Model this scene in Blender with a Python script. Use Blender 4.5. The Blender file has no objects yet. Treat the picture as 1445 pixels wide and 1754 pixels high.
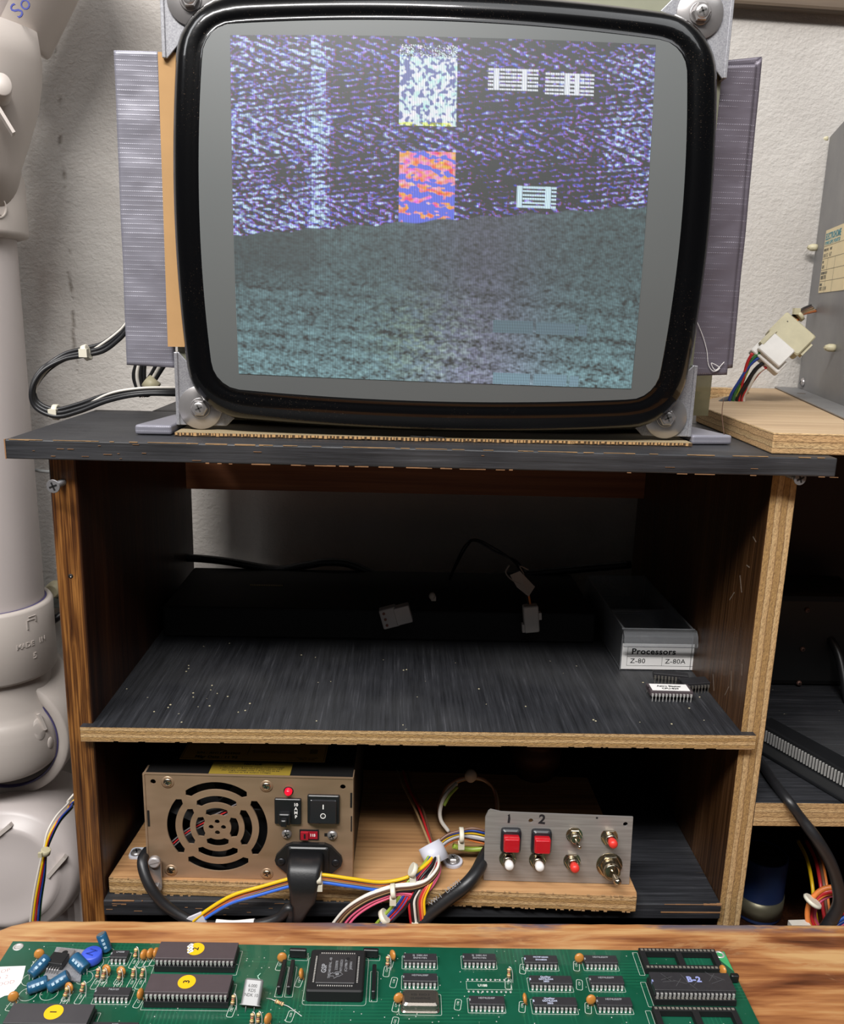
import bpy, bmesh, math, random
import numpy as np
from mathutils import Vector, Matrix, Euler
PI = math.pi
random.seed(7)
C = bpy.context.scene.collection
sc = bpy.context.scene
# ------------------------------------------------------------------ camera
F_PX, PITCH, ROLL, YAW = 1456.5, math.radians(13.26), math.radians(1.59), math.radians(1.79)
CAM = Vector((0, 0, 1.16))
_f0 = Vector((math.sin(YAW), math.cos(YAW), 0)); _r0 = Vector((math.cos(YAW), -math.sin(YAW), 0))
FWD = math.cos(PITCH) * _f0 + Vector((0, 0, -math.sin(PITCH))); _u0 = _r0.cross(FWD)
RGT = math.cos(ROLL) * _r0 + math.sin(ROLL) * _u0
UPV = -math.sin(ROLL) * _r0 + math.cos(ROLL) * _u0
cam = bpy.data.cameras.new('camera'); camo = bpy.data.objects.new('camera', cam); C.objects.link(camo)
M = Matrix((RGT, UPV, -FWD)).transposed().to_4x4(); M.translation = CAM
camo.matrix_world = M
cam.sensor_fit = 'HORIZONTAL'; cam.sensor_width = 36; cam.lens = 36 * F_PX / 1445; cam.clip_start = .01
sc.camera = camo
# ------------------------------------------------------------------ world, lights, exposure
w = bpy.data.worlds.new('world'); sc.world = w; w.use_nodes = True
w.node_tree.nodes['Background'].inputs[0].default_value = (.82, .85, .9, 1)
w.node_tree.nodes['Background'].inputs[1].default_value = .055
def area(name, loc, target, sx, sy, power, color=(1, 1, 1)):
    l = bpy.data.lights.new(name, 'AREA'); l.shape = 'RECTANGLE'; l.size = sx; l.size_y = sy; l.energy = power; l.color = color
    o = bpy.data.objects.new(name, l); C.objects.link(o); o.location = loc
    o.rotation_euler = (Vector(target) - Vector(loc)).to_track_quat('-Z', 'Y').to_euler(); return o
area('ceiling_tube_light', (-.42, -.42, 2.32), (0, .6, 1.0), 1.15, .16, 45, (1, .975, .95))
area('overhead_fill_light', (.45, -.15, 2.36), (.05, .6, .95), 1.3, .8, 11, (.97, .985, 1))  # added soft fill from overhead, stands for no visible fixture
area('overhead_fill_light', (-1.35, .05, 2.36), (-.2, .8, 1.0), .3, .8, 7, (.97, .98, 1))  # small added fill at the left, no visible fixture
sc.view_settings.view_transform = 'Standard'; sc.view_settings.look = 'None'
sc.view_settings.exposure = 0; sc.view_settings.gamma = 1; sc.view_settings.use_curve_mapping = False
# ------------------------------------------------------------------ helpers
def at(px, py, X=None, Y=None, Z=None):
    """pixel of the photograph -> world point on the plane X=, Y= or Z="""
    d = FWD + RGT * ((px - 722.5) / F_PX) - UPV * ((py - 877) / F_PX)
    t = (Y - CAM.y) / d.y if Y is not None else (Z - CAM.z) / d.z if Z is not None else (X - CAM.x) / d.x
    return CAM + d * t
def pp(l): return [at(a, b, Y=c) for a, b, c in l]
def lin(c):
    if isinstance(c, str):
        c = c.lstrip('#'); c = [int(c[i:i + 2], 16) / 255 for i in (0, 2, 4)]
    return tuple((x / 12.92 if x <= .04045 else ((x + .055) / 1.055) ** 2.4) for x in c[:3]) + (1,)
class N:
    """tiny node-tree builder"""
    def __init__(s, name):
        s.m = bpy.data.materials.new(name); s.m.use_nodes = True; s.t = s.m.node_tree
        s.b = s.t.nodes['Principled BSDF']
        s.tc = s.t.nodes.new('ShaderNodeNewGeometry').outputs['Position']
    def n(s, ty, **kw):
        x = s.t.nodes.new(ty)
        for k, v in kw.items(): setattr(x, k, v)
        return x
    def link(s, a, b): s.t.links.new(a, b)
    def vec(s, sc_=(1, 1, 1), rot=(0, 0, 0), src=None):
        mp = s.n('ShaderNodeMapping'); mp.inputs['Scale'].default_value = sc_; mp.inputs['Rotation'].default_value = rot
        s.link(src or s.tc, mp.inputs[0]); return mp.outputs[0]
    def noise(s, scale=10, v=None, detail=4, rough=.6, dist=0):
        x = s.n('ShaderNodeTexNoise'); x.inputs['Scale'].default_value = scale; x.inputs['Detail'].default_value = detail
        x.inputs['Roughness'].default_value = rough; x.inputs['Distortion'].default_value = dist
        s.link(v or s.tc, x.inputs['Vector']); return x.outputs['Fac']
    def ramp(s, fac, stops, interp='LINEAR'):
        r = s.n('ShaderNodeValToRGB'); cr = r.color_ramp; cr.interpolation = interp
        while len(cr.elements) < len(stops): cr.elements.new(.5)
        for e, (p, c) in zip(cr.elements, stops):
            e.position = p; e.color = lin(c) if not isinstance(c, (int, float)) else (c, c, c, 1)
        s.link(fac, r.inputs[0]); return r.outputs[0]
    def mix(s, fac, a, b, mode='MIX'):
        x = s.n('ShaderNodeMix', data_type='RGBA', blend_type=mode)
        for i, v in ((0, fac), (6, a), (7, b)):
            if hasattr(v, 'links') or hasattr(v, 'is_linked'): s.link(v, x.inputs[i])
            else: x.inputs[i].default_value = (v if i == 0 else (lin(v) if isinstance(v, str) else v))
        return x.outputs[2]
    def math(s, op, a, b=0.):
        x = s.n('ShaderNodeMath', operation=op)
        for i, v in ((0, a), (1, b)):
            if hasattr(v, 'is_linked'): s.link(v, x.inputs[i])
            else: x.inputs[i].default_value = v
        return x.outputs[0]
    def bump(s, h, strength=.3, dist=.001, prev=None):
        b = s.n('ShaderNodeBump'); b.inputs['Strength'].default_value = strength; b.inputs['Distance'].default_value = dist
        s.link(h, b.inputs['Height'])
        if prev is not None: s.link(prev, b.inputs['Normal'])
        s.link(b.outputs[0], s.b.inputs['Normal']); return b.outputs[0]
    def set(s, col=None, rough=.5, metal=0, **kw):
        if col is not None:
            if hasattr(col, 'is_linked'): s.link(col, s.b.inputs['Base Color'])
            else: s.b.inputs['Base Color'].default_value = lin(col)
        for k, v in (('Roughness', rough), ('Metallic', metal)):
            if hasattr(v, 'is_linked'): s.link(v, s.b.inputs[k])
            else: s.b.inputs[k].default_value = v
        for k, v in kw.items(): s.b.inputs[k.replace('_', ' ')].default_value = v
        return s.m
def plain(name, c, rough=.5, metal=0, var=.08, scale=60, bump=0, **kw):
    n = N(name); f = n.noise(scale)
    l = lin(c)[:3]; a = [x * (1 - var * 2) for x in l] + [1]; b = [min(1, x * (1 + var * 2)) for x in l] + [1]
    x = n.mix(f, a, b)
    if bump: n.bump(n.noise(scale * 3), bump, .0005)
    return n.set(x, rough, metal, **kw)
def wood(name, dark, mid, light, axis=2, rough=.5, fine=260, along=6, bump=.25, big=22, coat=0, spec=.5, lo=.32, hi=.66):
    n = N(name)
    s = [1, 1, 1]; s[axis] = along / fine
    f = n.noise(fine, n.vec(tuple(s)), 5, .65, .3)
    s2 = [1, 1, 1]; s2[axis] = .12
    g = n.noise(big, n.vec(tuple(s2)), 3, .5, 1.2)
    m_ = n.math('ADD', n.math('MULTIPLY', f, .62), n.math('MULTIPLY', g, .42))
    c = n.ramp(m_, [(lo, dark), ((lo + hi) / 2, mid), (hi, light)])
    if bump: n.bump(f, bump, .0006)
    return n.set(c, rough, 0, Coat_Weight=coat, Coat_Roughness=.25, Specular_IOR_Level=spec)
def plyedge(name, ax, z0, th, lay, c1='#a5834f', c2='#6e4d28', along=0):
    """sawn plywood edge: layers across axis ax, starting at coordinate z0"""
    n = N(name)
    sp = n.n('ShaderNodeSeparateXYZ'); n.link(n.tc, sp.inputs[0])
    t = n.math('DIVIDE', n.math('SUBTRACT', sp.outputs[ax], z0), th)
    s = [1, 1, 1]; s[along] = .3
    wob = n.noise(90, n.vec(tuple(s)), 4)
    t = n.math('ADD', t, n.math('MULTIPLY', n.math('SUBTRACT', wob, .5), .16))
    ph = n.math('MULTIPLY', n.math('FRACT', n.math('MULTIPLY', t, lay / 2)), 1.0)
    lay_c = n.ramp(ph, [(0, '#6e4d28'), (.05, c1), (.45, c1), (.50, c2), (.56, '#cdb288'), (.94, '#c2a174'), (1, '#6e4d28')])
    s3 = [1, 1, 1]; s3[along] = .35
    fib = n.noise(900, n.vec(tuple(s3)), 4, .7)
    c = n.mix(.75, lay_c, n.ramp(fib, [(.34, '#8a6a42'), (.46, '#d9cdb8'), (.6, '#fff6e6')]), 'MULTIPLY')
    c = n.mix(.15, c, '#c4a880')
    n.bump(fib, .9, .001)
    return n.set(c, .85)
# ---- geometry accumulator
class MB:
    def __init__(s): s.v = []; s.f = []; s.m = []; s.sm = []
    def add(s, vs, fs, m=0, smooth=False, M=None):
        o = len(s.v)
        s.v += [tuple(M @ Vector(v)) if M is not None else tuple(v) for v in vs]
        for f in fs: s.f.append(tuple(o + i for i in f)); s.m.append(m); s.sm.append(smooth)
        return s
    def box(s, x0, x1, y0, y1, z0, z1, m=0, M=None, ms=None):
        """ms: optional dict face->material: -x +x -y +y -z +z"""
        vs = [(x, y, z) for x in (x0, x1) for y in (y0, y1) for z in (z0, z1)]
        fs = [(0, 1, 3, 2), (4, 6, 7, 5), (0, 4, 5, 1), (2, 3, 7, 6), (0, 2, 6, 4), (1, 5, 7, 3)]
        for f, k in zip(fs, ('-x', '+x', '-y', '+y', '-z', '+z')):
            s.add([], [], m); o = None
            s.f.append(tuple(len(s.v) + i for i in f)); s.m.append(ms.get(k, m) if ms else m); s.sm.append(False)
        s.v += [tuple(M @ Vector(v)) if M is not None else v for v in vs]
        return s
    def rbox(s, x0, x1, y0, y1, z0, z1, r=.001, m=0, M=None, seg=3):
        """box with rounded vertical-edge corners and chamfered top"""
        poly = rrect(x0, x1, y0, y1, r, seg)
        c = r * .5; cx, cy = (x0 + x1) / 2, (y0 + y1) / 2
        k = lambda p, d: (p[0] - math.copysign(min(d, abs(p[0] - cx)), p[0] - cx), p[1] - math.copysign(min(d, abs(p[1] - cy)), p[1] - cy))
        n = len(poly)
        vs = [(x, y, z0) for x, y in poly] + [(x, y, z1 - c) for x, y in poly] + [(*k(p, c), z1) for p in poly]
        fs = [tuple(range(n))[::-1], tuple(range(2 * n, 3 * n))]
        for a in (0, n):
            for i in range(n): j = (i + 1) % n; fs.append((a + i, a + j, a + n + j, a + n + i))
        return s.add(vs, fs, m, False, M)
    def prism(s, poly, z0, z1, m=0, M=None, msside=None):
        n = len(poly); vs = [(x, y, z0) for x, y in poly] + [(x, y, z1) for x, y in poly]
        s.add(vs, [tuple(range(n))[::-1], tuple(range(n, 2 * n))], m, False, M)
        o = len(s.v) - 2 * n
        for i in range(n):
            j = (i + 1) % n; s.f.append((o + i, o + j, o + n + j, o + n + i)); s.m.append(m if msside is None else msside); s.sm.append(False)
        return s
    def cyl(s, p0, p1, r0, r1=None, n=20, m=0, caps=True, smooth=True, M=None):
        p0, p1 = Vector(p0), Vector(p1); r1 = r0 if r1 is None else r1
        q = (p1 - p0).to_track_quat('Z', 'Y'); vs = []
        for p, r in ((p0, r0), (p1, r1)):
            for i in range(n): vs.append(p + q @ Vector((r * math.cos(2 * PI * i / n), r * math.sin(2 * PI * i / n), 0)))
        s.add(vs, [(i, (i + 1) % n, n + (i + 1) % n, n + i) for i in range(n)], m, smooth, M)
        if caps: s.add(vs, [tuple(range(n))[::-1], tuple(range(n, 2 * n))], m, False, M)
        return s
    def ring(s, r0, r1, h0, h1, p=(0, 0, 0), d=(0, 0, 1), n=48, m=0, M=None):
        return s.lathe([(r0, h0), (r1, h0), (r1, h1), (r0, h1), (r0, h0)], p, d, n, m, False, M, 1, 1, True)
    def lathe(s, prof, p=(0, 0, 0), d=(0, 0, 1), n=32, m=0, smooth=True, M=None, sx=1, sy=1, open_=False):
        q = Vector(d).to_track_quat('Z', 'Y'); p = Vector(p); vs = []
        for r, h in prof:
            for i in range(n): vs.append(p + q @ Vector((r * sx * math.cos(2 * PI * i / n), r * sy * math.sin(2 * PI * i / n), h)))
        fs = [(a * n + i, a * n + (i + 1) % n, (a + 1) * n + (i + 1) % n, (a + 1) * n + i) for a in range(len(prof) - 1) for i in range(n)]
        s.add(vs, fs, m, smooth, M)
        if open_: return s
        if prof[0][0] > 1e-6: s.add(vs[:n], [tuple(range(n))[::-1]], m, False, M)
        if prof[-1][0] > 1e-6: s.add(vs[-n:], [tuple(range(n))], m, False, M)
        return s
    def tube(s, pts, r, n=8, m=0, sub=8, M=None, closed=False, flat=1):
        P = catmull(pts, sub) if sub > 1 else [Vector(p) for p in pts]
        vs = []; T0 = None; up = Vector((0, 0, 1))
        for i, p in enumerate(P):
            t = (P[min(i + 1, len(P) - 1)] - P[max(i - 1, 0)])
            if t.length < 1e-9: t = Vector((0, 0, 1))
            t.normalize()
            if T0 is None:
                up = t.orthogonal().normalized()
            up = (up - t * up.dot(t)); up.normalize() if up.length > 1e-9 else None
            T0 = t; sd = t.cross(up)
            rr = float(np.interp(i / max(1, len(P) - 1) * (len(r) - 1), range(len(r)), r)) if isinstance(r, (list, tuple)) else r
            for k in range(n):
                a = 2 * PI * k / n; vs.append(p + up * (rr * math.cos(a)) + sd * (rr * flat * math.sin(a)))
        L = len(P)
        s.add(vs, [(a * n + i, a * n + (i + 1) % n, (a + 1) * n + (i + 1) % n, (a + 1) * n + i) for a in range(L - 1) for i in range(n)], m, True, M)
        s.add(vs[:n], [tuple(range(n))[::-1]], m, False, M); s.add(vs[-n:], [tuple(range(n))], m, False, M)
        return s
    def ball(s, p, r, n=14, m=0, sc_=(1, 1, 1), M=None):
        vs = []; fs = []; k = n // 2
        for j in range(k + 1):
            a = PI * j / k
            for i in range(n):
                b = 2 * PI * i / n
                vs.append((p[0] + r * sc_[0] * math.sin(a) * math.cos(b), p[1] + r * sc_[1] * math.sin(a) * math.sin(b), p[2] + r * sc_[2] * math.cos(a)))
        for j in range(k):
            for i in range(n): fs.append((j * n + i, (j + 1) * n + i, (j + 1) * n + (i + 1) % n, j * n + (i + 1) % n))
        return s.add(vs, fs, m, True, M)
    def text(s, body, size, M, m=0, ext=.00008, align='CENTER', bold=0, spacing=1, wscale=1):
        cu = bpy.data.curves.new('t', 'FONT'); cu.body = body; cu.size = size; cu.extrude = ext; cu.align_x = align; cu.align_y = 'CENTER'
        cu.resolution_u = 3; cu.offset = bold; cu.space_character = spacing
        o = bpy.data.objects.new('t', cu); C.objects.link(o)
        me = o.to_mesh()
        S = Matrix.Diagonal((wscale, 1, 1, 1))
        s.add([S @ v.co for v in me.vertices], [tuple(p.vertices) for p in me.polygons], m, False, M)
        o.to_mesh_clear(); bpy.data.objects.remove(o); bpy.data.curves.remove(cu)
        return s
    def plate(s, outer, holes, th, M, m=0):
        """flat plate in local xy with real holes, thickness th along local z (0..th)"""
        cu = bpy.data.curves.new('p', 'CURVE'); cu.dimensions = '2D'; cu.fill_mode = 'BOTH'; cu.extrude = th / 2
        for poly in [outer] + list(holes):
            sp = cu.splines.new('POLY'); sp.points.add(len(poly) - 1); sp.use_cyclic_u = True
            for p, q in zip(sp.points, poly): p.co = (q[0], q[1], 0, 1)
        o = bpy.data.objects.new('p', cu); C.objects.link(o); me = o.to_mesh()
        s.add([(v.co.x, v.co.y, v.co.z + th / 2) for v in me.vertices], [tuple(p.vertices) for p in me.polygons], m, False, M)
        o.to_mesh_clear(); bpy.data.objects.remove(o); bpy.data.curves.remove(cu)
        return s
    def build(s, name, mats, parent=None, off=None, bevel=0, seg=2, label=None, sub=0):
        off = Vector(off or (0, 0, 0))
        me = bpy.data.meshes.new(name)
        me.from_pydata([(v[0] - off.x, v[1] - off.y, v[2] - off.z) for v in s.v], [], s.f)
        me.polygons.foreach_set('material_index', s.m); me.polygons.foreach_set('use_smooth', s.sm)
        for m_ in (mats if isinstance(mats, (list, tuple)) else [mats]): me.materials.append(m_)
        bm = bmesh.new(); bm.from_mesh(me); bmesh.ops.remove_doubles(bm, verts=bm.verts, dist=1e-6)
        bmesh.ops.recalc_face_normals(bm, faces=bm.faces); bm.to_mesh(me); bm.free()
        me.update()
        o = bpy.data.objects.new(name, me); C.objects.link(o); o.parent = parent
        if parent is None and off.length: o.location = off
        if bevel:
            b = o.modifiers.new('bevel', 'BEVEL'); b.width = bevel; b.segments = seg; b.limit_method = 'ANGLE'; b.angle_limit = math.radians(40)
        if label: o['label'] = label
        return o
OFF = {}
def rrect(x0, x1, y0, y1, r, seg=4):
    P = []
    for cx, cy, a in ((x1 - r, y1 - r, 0), (x0 + r, y1 - r, 90), (x0 + r, y0 + r, 180), (x1 - r, y0 + r, 270)):
        for i in range(seg + 1):
            t = math.radians(a + 90 * i / seg); P.append((cx + r * math.cos(t), cy + r * math.sin(t)))
    return P
def circ(cx, cy, r, n=20): return [(cx + r * math.cos(2 * PI * i / n), cy + r * math.sin(2 * PI * i / n)) for i in range(n)]
def slot(cx, cy, r, w, a0, a1, n=14):
    """arc slot polygon with rounded ends, degrees"""
    P = []
    a0, a1 = math.radians(a0), math.radians(a1); e = w / 2 / r; k = .55
    for i in range(n + 1):
        a = a0 + (a1 - a0) * i / n; P.append((cx + (r + w / 2) * math.cos(a), cy + (r + w / 2) * math.sin(a)))
    P.append((cx + r * math.cos(a1 + e * .8), cy + r * math.sin(a1 + e * .8)))
    for i in range(n + 1):
        a = a1 + (a0 - a1) * i / n; P.append((cx + (r - w / 2) * math.cos(a), cy + (r - w / 2) * math.sin(a)))
    P.append((cx + r * math.cos(a0 - e * .8), cy + r * math.sin(a0 - e * .8)))
    return P
def catmull(pts, sub):
    P = [Vector(p) for p in pts]; out = []
    if len(P) < 3: return [P[0].lerp(P[-1], i / sub) for i in range(sub + 1)]
    Q = [P[0] * 2 - P[1]] + P + [P[-1] * 2 - P[-2]]
    for i in range(1, len(Q) - 2):
        a, b, c, d = Q[i - 1:i + 3]
        for k in range(sub):
            t = k / sub
            out.append(.5 * ((2 * b) + (c - a) * t + (2 * a - 5 * b + 4 * c - d) * t * t + (3 * b - a - 3 * c + d) * t ** 3))
    out.append(P[-1]); return out
def tag(o, label, cat, group=None):
    o['label'] = label; o['category'] = cat
    if group: o['group'] = group
    return o
def thing(name, label, cat, loc=(0, 0, 0), rotz=0, group=None):
    o = bpy.data.objects.new(name, None); C.objects.link(o); o.location = loc; o.rotation_euler = (0, 0, rotz)
    o.empty_display_size = .02
    OFF[o.name] = Vector(loc)
    return tag(o, label, cat, group)
def struct(o): o['kind'] = 'structure'; return o
KIDS = {}
def copy_tree(o, parent=None):
    c = o.copy(); C.objects.link(c); c.parent = parent
    for ch in [k for k in bpy.data.objects if k.parent == o]: copy_tree(ch, c)
    return c
def T(x, y, z): return Matrix.Translation((x, y, z))
def R(a, ax): return Matrix.Rotation(math.radians(a), 4, ax)
def frame(p, xdir, zdir):
    """matrix whose local x is xdir and local z (normal) is zdir"""
    z = Vector(zdir).normalized(); x = Vector(xdir); x = (x - z * x.dot(z)).normalized(); y = z.cross(x)
    m = Matrix((x, y, z)).transposed().to_4x4(); m.translation = Vector(p); return m
FRONT = lambda p: frame(p, (1, 0, 0), (0, -1, 0))      # local xy seen from the camera side, normal toward -Y
def W(mb, name, mats, parent, **kw):
    """build world-coordinate geometry under an unrotated thing"""
    root = parent
    while root.parent: root = root.parent
    return mb.build(name, mats, parent, off=OFF.get(root.name, Vector()), **kw)
def phillips(mb, M, r, h=.0015, m=0, mdark=1, pan=True, hexa=False):
    """screw head with a cross recess, in local frame M (normal +z)"""
    if hexa: mb.lathe([(r * 1.15, 0), (r * 1.15, h * .75), (r * .95, h)], n=6, m=m, smooth=False, M=M)
    else: mb.lathe([(r, 0), (r, h * .3), (r * .8, h * .8), (r * .45, h), (0.0001, h)], n=20, m=m, M=M)
    for a in (45, 135): mb.box(-r * .55, r * .55, -r * .11, r * .11, h * .7, h * 1.06, mdark, M=M @ R(a - 20, 'Z'))
# ------------------------------------------------------------------ materials
BLACKDOT = plain('recess_black', '#0b0b0c', .6)
n = N('painted_block_wall')
big = n.noise(3.2, None, 4, .6); f1 = n.noise(260, n.vec((1, 1, 1.25)), 3, .55); f2 = n.noise(95, None, 4, .6)
c_ = n.ramp(big, [(.3, '#a9a39d'), (.55, '#b8b3ad'), (.75, '#c0bcb6')])
st = n.ramp(n.noise(300, None, 2), [(.16, '#857c72'), (.24, '#ffffff')])
c_ = n.mix(.4, c_, st, 'MULTIPLY')
# vertical mortar crack and a patchy browner band left of the monitor
sp = n.n('ShaderNodeSeparateXYZ'); n.link(n.tc, sp.inputs[0])
wob = n.math('MULTIPLY', n.math('SUBTRACT', n.noise(14, n.vec((0, 0, 1)), 4), .5), .022)
dx = n.math('ABSOLUTE', n.math('SUBTRACT', n.math('ADD', sp.outputs[0], wob), -.321))
crack = n.math('MULTIPLY', n.math('SUBTRACT', 1., n.math('MINIMUM', n.math('DIVIDE', dx, .0028), 1.)), n.ramp(n.noise(30, None, 4), [(.48, 0.), (.6, .9)]))
zr = n.ramp(n.math('SUBTRACT', sp.outputs[2], .9), [(.12, 0.), (.2, 1.), (.5, 1.), (.56, 0.)])
crack = n.math('MULTIPLY', crack, zr)
brown_patch = n.math('MULTIPLY', n.math('SUBTRACT', 1., n.math('MINIMUM', n.math('DIVIDE', n.math('ABSOLUTE', n.math('SUBTRACT', sp.outputs[0], -.350)), .05), 1.)), n.ramp(n.noise(9, n.vec((1, 1, .5)), 4), [(.45, 0.), (.7, .55)]))
c_ = n.mix(n.math('MULTIPLY', brown_patch, zr), c_, '#7a6a5e'); c_ = n.mix(n.math('MULTIPLY', crack, .7), c_, '#6a6054')
h_ = n.math('SUBTRACT', n.math('ADD', n.math('MULTIPLY', f1, .55), n.math('MULTIPLY', f2, .8)), crack)
n.bump(h_, .6, .0025)
WALL = n.set(c_, .75, 0, Specular_IOR_Level=.3)
def darkboard(name, axis, worn=.62):
    n = N(name); s = [1, 1, 1]; s[axis] = .03
    g = n.noise(520, n.vec(tuple(s)), 4, .7); s2 = [1, 1, 1]; s2[axis] = .045
    chips = n.noise(95, n.vec(tuple(s2)), 3, .6); dots = n.noise(210, None, 2, .4)
    c = n.ramp(g, [(.35, '#17181b'), (.6, '#2b2c30'), (.75, '#46464a')])
    c = n.mix(n.ramp(chips, [(worn + .1, 0.), (worn + .14, .75)]), c, '#9a7d58')
    c = n.mix(n.ramp(dots, [(.79, 0.), (.80, .7)]), c, '#b9b096')
    c = n.mix(n.ramp(n.noise(7, None, 3), [(.45, 0.), (.8, .25)]), c, '#6a6a6a')
    n.bump(g, .35, .0005)
    return n.set(c, .5)
BOARDTOP = darkboard('worn_black_paint_top', 0); BOARDEDGE = darkboard('worn_black_paint_edge', 0, .585)
SHELFTOP = darkboard('black_stained_shelf', 1, .64)
STAIN = wood('dark_walnut_stain', '#120805', '#2c160c', '#4a2a16', 2, .42, 520, 9, .3)
STAINR = wood('brown_walnut_stain', '#170d07', '#38220f', '#5d4028', 2, .36, 620, 8, .3)
LEFTEDGE = wood('golden_brown_stained_edge', '#28130a', '#5a3618', '#946432', 2, .36, 950, 9, .3, 130, lo=.38, hi=.64)
PLYV = plyedge('sawn_plywood_vertical_edge', 0, .236, .0165, 4, along=2)
PLYS = plyedge('sawn_plywood_shelf_edge', 2, .8799, .0095, 4, along=0)
PLYB = plyedge('sawn_plywood_bay_edge', 2, .8176, .0182, 5, c1='#b8986c', along=0)
PLYP = plyedge('sawn_plywood_base_edge', 2, .757, .012, 4, along=0)
PLYT = plyedge('sawn_plywood_block_edge', 2, 1.0801, .016, 4, c1='#c9a578', along=0)
RAIL = wood('reddish_pine_rail', '#4f2b17', '#74452a', '#8a5836', 0, .6, 200, 5, .1)
PLYTOP = wood('raw_plywood_face', '#6f4c2e', '#a47a50', '#b88f62', 0, .7, 300, 8, .25, 14)
PLYTOP2 = wood('raw_plywood_face_pale', '#8a745a', '#a98f70', '#bba384', 0, .7, 240, 8, .2, 10)
# varnished workbench
n = N('worn_varnished_bench_wood')
a = n.noise(160, n.vec((.06, 1, 1)), 5, .6, .4); b = n.noise(16, n.vec((.22, 1, 1)), 4, .6, 1.5); d = n.noise(30, n.vec((.3, 1, 1)), 5, .7, 2)
v = n.math('ADD', n.math('MULTIPLY', a, .42), n.math('MULTIPLY', b, .60))
c_ = n.ramp(v, [(.36, '#4c2a1a'), (.45, '#7c4a2c'), (.53, '#a67145'), (.62, '#c29a68')])
c_ = n.mix(n.ramp(d, [(.56, 0.), (.66, .5)]), c_, '#b99465')
sp = n.n('ShaderNodeSeparateXYZ'); n.link(n.tc, sp.inputs[0])
edge = n.ramp(n.math('MULTIPLY', n.math('SUBTRACT', sp.outputs[1], .47), 20.), [(.44, 0.), (.56, 1.)])
blue = n.math('MULTIPLY', edge, n.ramp(n.noise(60, n.vec((.25, 1, 1)), 4, .7), [(.47, 0.), (.58, .85)]))
blue = n.math('MULTIPLY', blue, n.ramp(n.math('ADD', n.math('MULTIPLY', sp.outputs[0], 3.), .5), [(.25, 0.), (.42, 1.)]))
c_ = n.mix(blue, c_, '#4c5063')
n.bump(a, .2, .0005)
BENCH = n.set(c_, n.ramp(d, [(.4, .3), (.6, .55)]), 0, Coat_Weight=.25, Coat_Roughness=.3)
PVC = plain('white_pvc', '#bdb4b1', .38, 0, .03, 12)
PVCG = plain('white_pvc_fitting', '#bbb2ab', .42, 0, .03, 9)
PRIMER = plain('purple_primer', '#4a4470', .5, 0, .2, 80)
BLUEINK = plain('blue_ink', '#2a3484', .6)
# duct tape
n = N('silver_duct_tape')
v3 = n.n('ShaderNodeSeparateXYZ'); n.link(n.tc, v3.inputs[0])
row = n.math('SINE', n.math('MULTIPLY', v3.outputs[2], 2300.)); dot = n.math('SINE', n.math('MULTIPLY', v3.outputs[0], 5200.))
rowm = n.math('MULTIPLY', n.ramp(n.noise(120, n.vec((0, 0, 1)), 2), [(.30, .25), (.6, 1.)]), n.ramp(n.noise(60, n.vec((1, 1, 3)), 3), [(.35, .2), (.6, 1.)]))
hh = n.math('MULTIPLY', n.math('MULTIPLY', n.ramp(row, [(.6, 0.), (.95, 1.)]), n.math('ADD', n.math('MULTIPLY', dot, .5), .8)), rowm)
wr = n.noise(26, n.vec((.35, .35, 1.3)), 3, .5, .6)
c_ = n.mix(n.math('MULTIPLY', hh, .2), n.ramp(n.noise(8), [(.3, '#6f6e78'), (.7, '#86858f')]), '#d0d0da')
nb = n.bump(wr, .35, .003); n.bump(hh, .3, .0005, nb)
TAPE = n.set(c_, .42, .25)
n = N('purple_grey_duct_tape')
v3 = n.n('ShaderNodeSeparateXYZ'); n.link(n.tc, v3.inputs[0])
row = n.math('SINE', n.math('MULTIPLY', v3.outputs[2], 1900.)); dot = n.math('SINE', n.math('MULTIPLY', v3.outputs[0], 4600.))
hh = n.math('MULTIPLY', n.math('MULTIPLY', n.ramp(row, [(.7, 0.), (.95, 1.)]), n.math('ADD', n.math('MULTIPLY', dot, .5), .5)), n.ramp(n.noise(50, n.vec((1, 1, 3)), 3), [(.42, 0.), (.6, 1.)]))
c_ = n.mix(n.math('MULTIPLY', hh, .25), n.ramp(n.noise(9), [(.3, '#615a63'), (.7, '#6f6973')]), '#b8b4c0')
nb = n.bump(n.noise(22, n.vec((.5, .5, 1.2)), 3, .5, .5), .5, .004); n.bump(hh, .35, .0004, nb)
TAPE2 = n.set(c_, .4, .3)
CARD = plain('kraft_cardboard', '#b08a5c', .85, 0, .06, 40, .15)
CARDG = plain('grey_brown_cardboard', '#8f7f62', .8, 0, .08, 30, .1)
n = N('galvanised_steel'); vz = n.noise(260, None, 2, .5); vv = n.n('ShaderNodeTexVoronoi'); vv.inputs['Scale'].default_value = 420; n.link(n.tc, vv.inputs[0])
vv.inputs['Scale'].default_value = 1500
GALV = n.set(n.ramp(vv.outputs['Color'], [(.2, '#96969b'), (.8, '#acacb0')]), .42, .5); n.bump(vz, .15, .0003)
ZINC = plain('zinc_plated', '#b3afae', .3, .75, .08, 50)
n = N('plated_steel_case'); g_ = n.noise(8, None, 3)
PSUFACE = n.set(n.ramp(n.noise(60, n.vec((.3, 1, 1)), 2), [(.3, '#957c63'), (.7, '#b0947a')]), n.ramp(g_, [(.3, .32), (.7, .45)]), .5)
n = N('brushed_aluminium'); a_ = n.noise(700, n.vec((.015, 1, 1)), 3)
ALU = n.set(n.ramp(a_, [(.3, '#918c88'), (.7, '#a7a29e')]), .42, .45); n.bump(a_, .06, .0003)
n = N('chassis_grey_metal')
CHASSIS = n.set(n.ramp(n.noise(14, None, 5), [(.3, '#777779'), (.7, '#8c8b8a')]), .5, .35)
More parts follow.
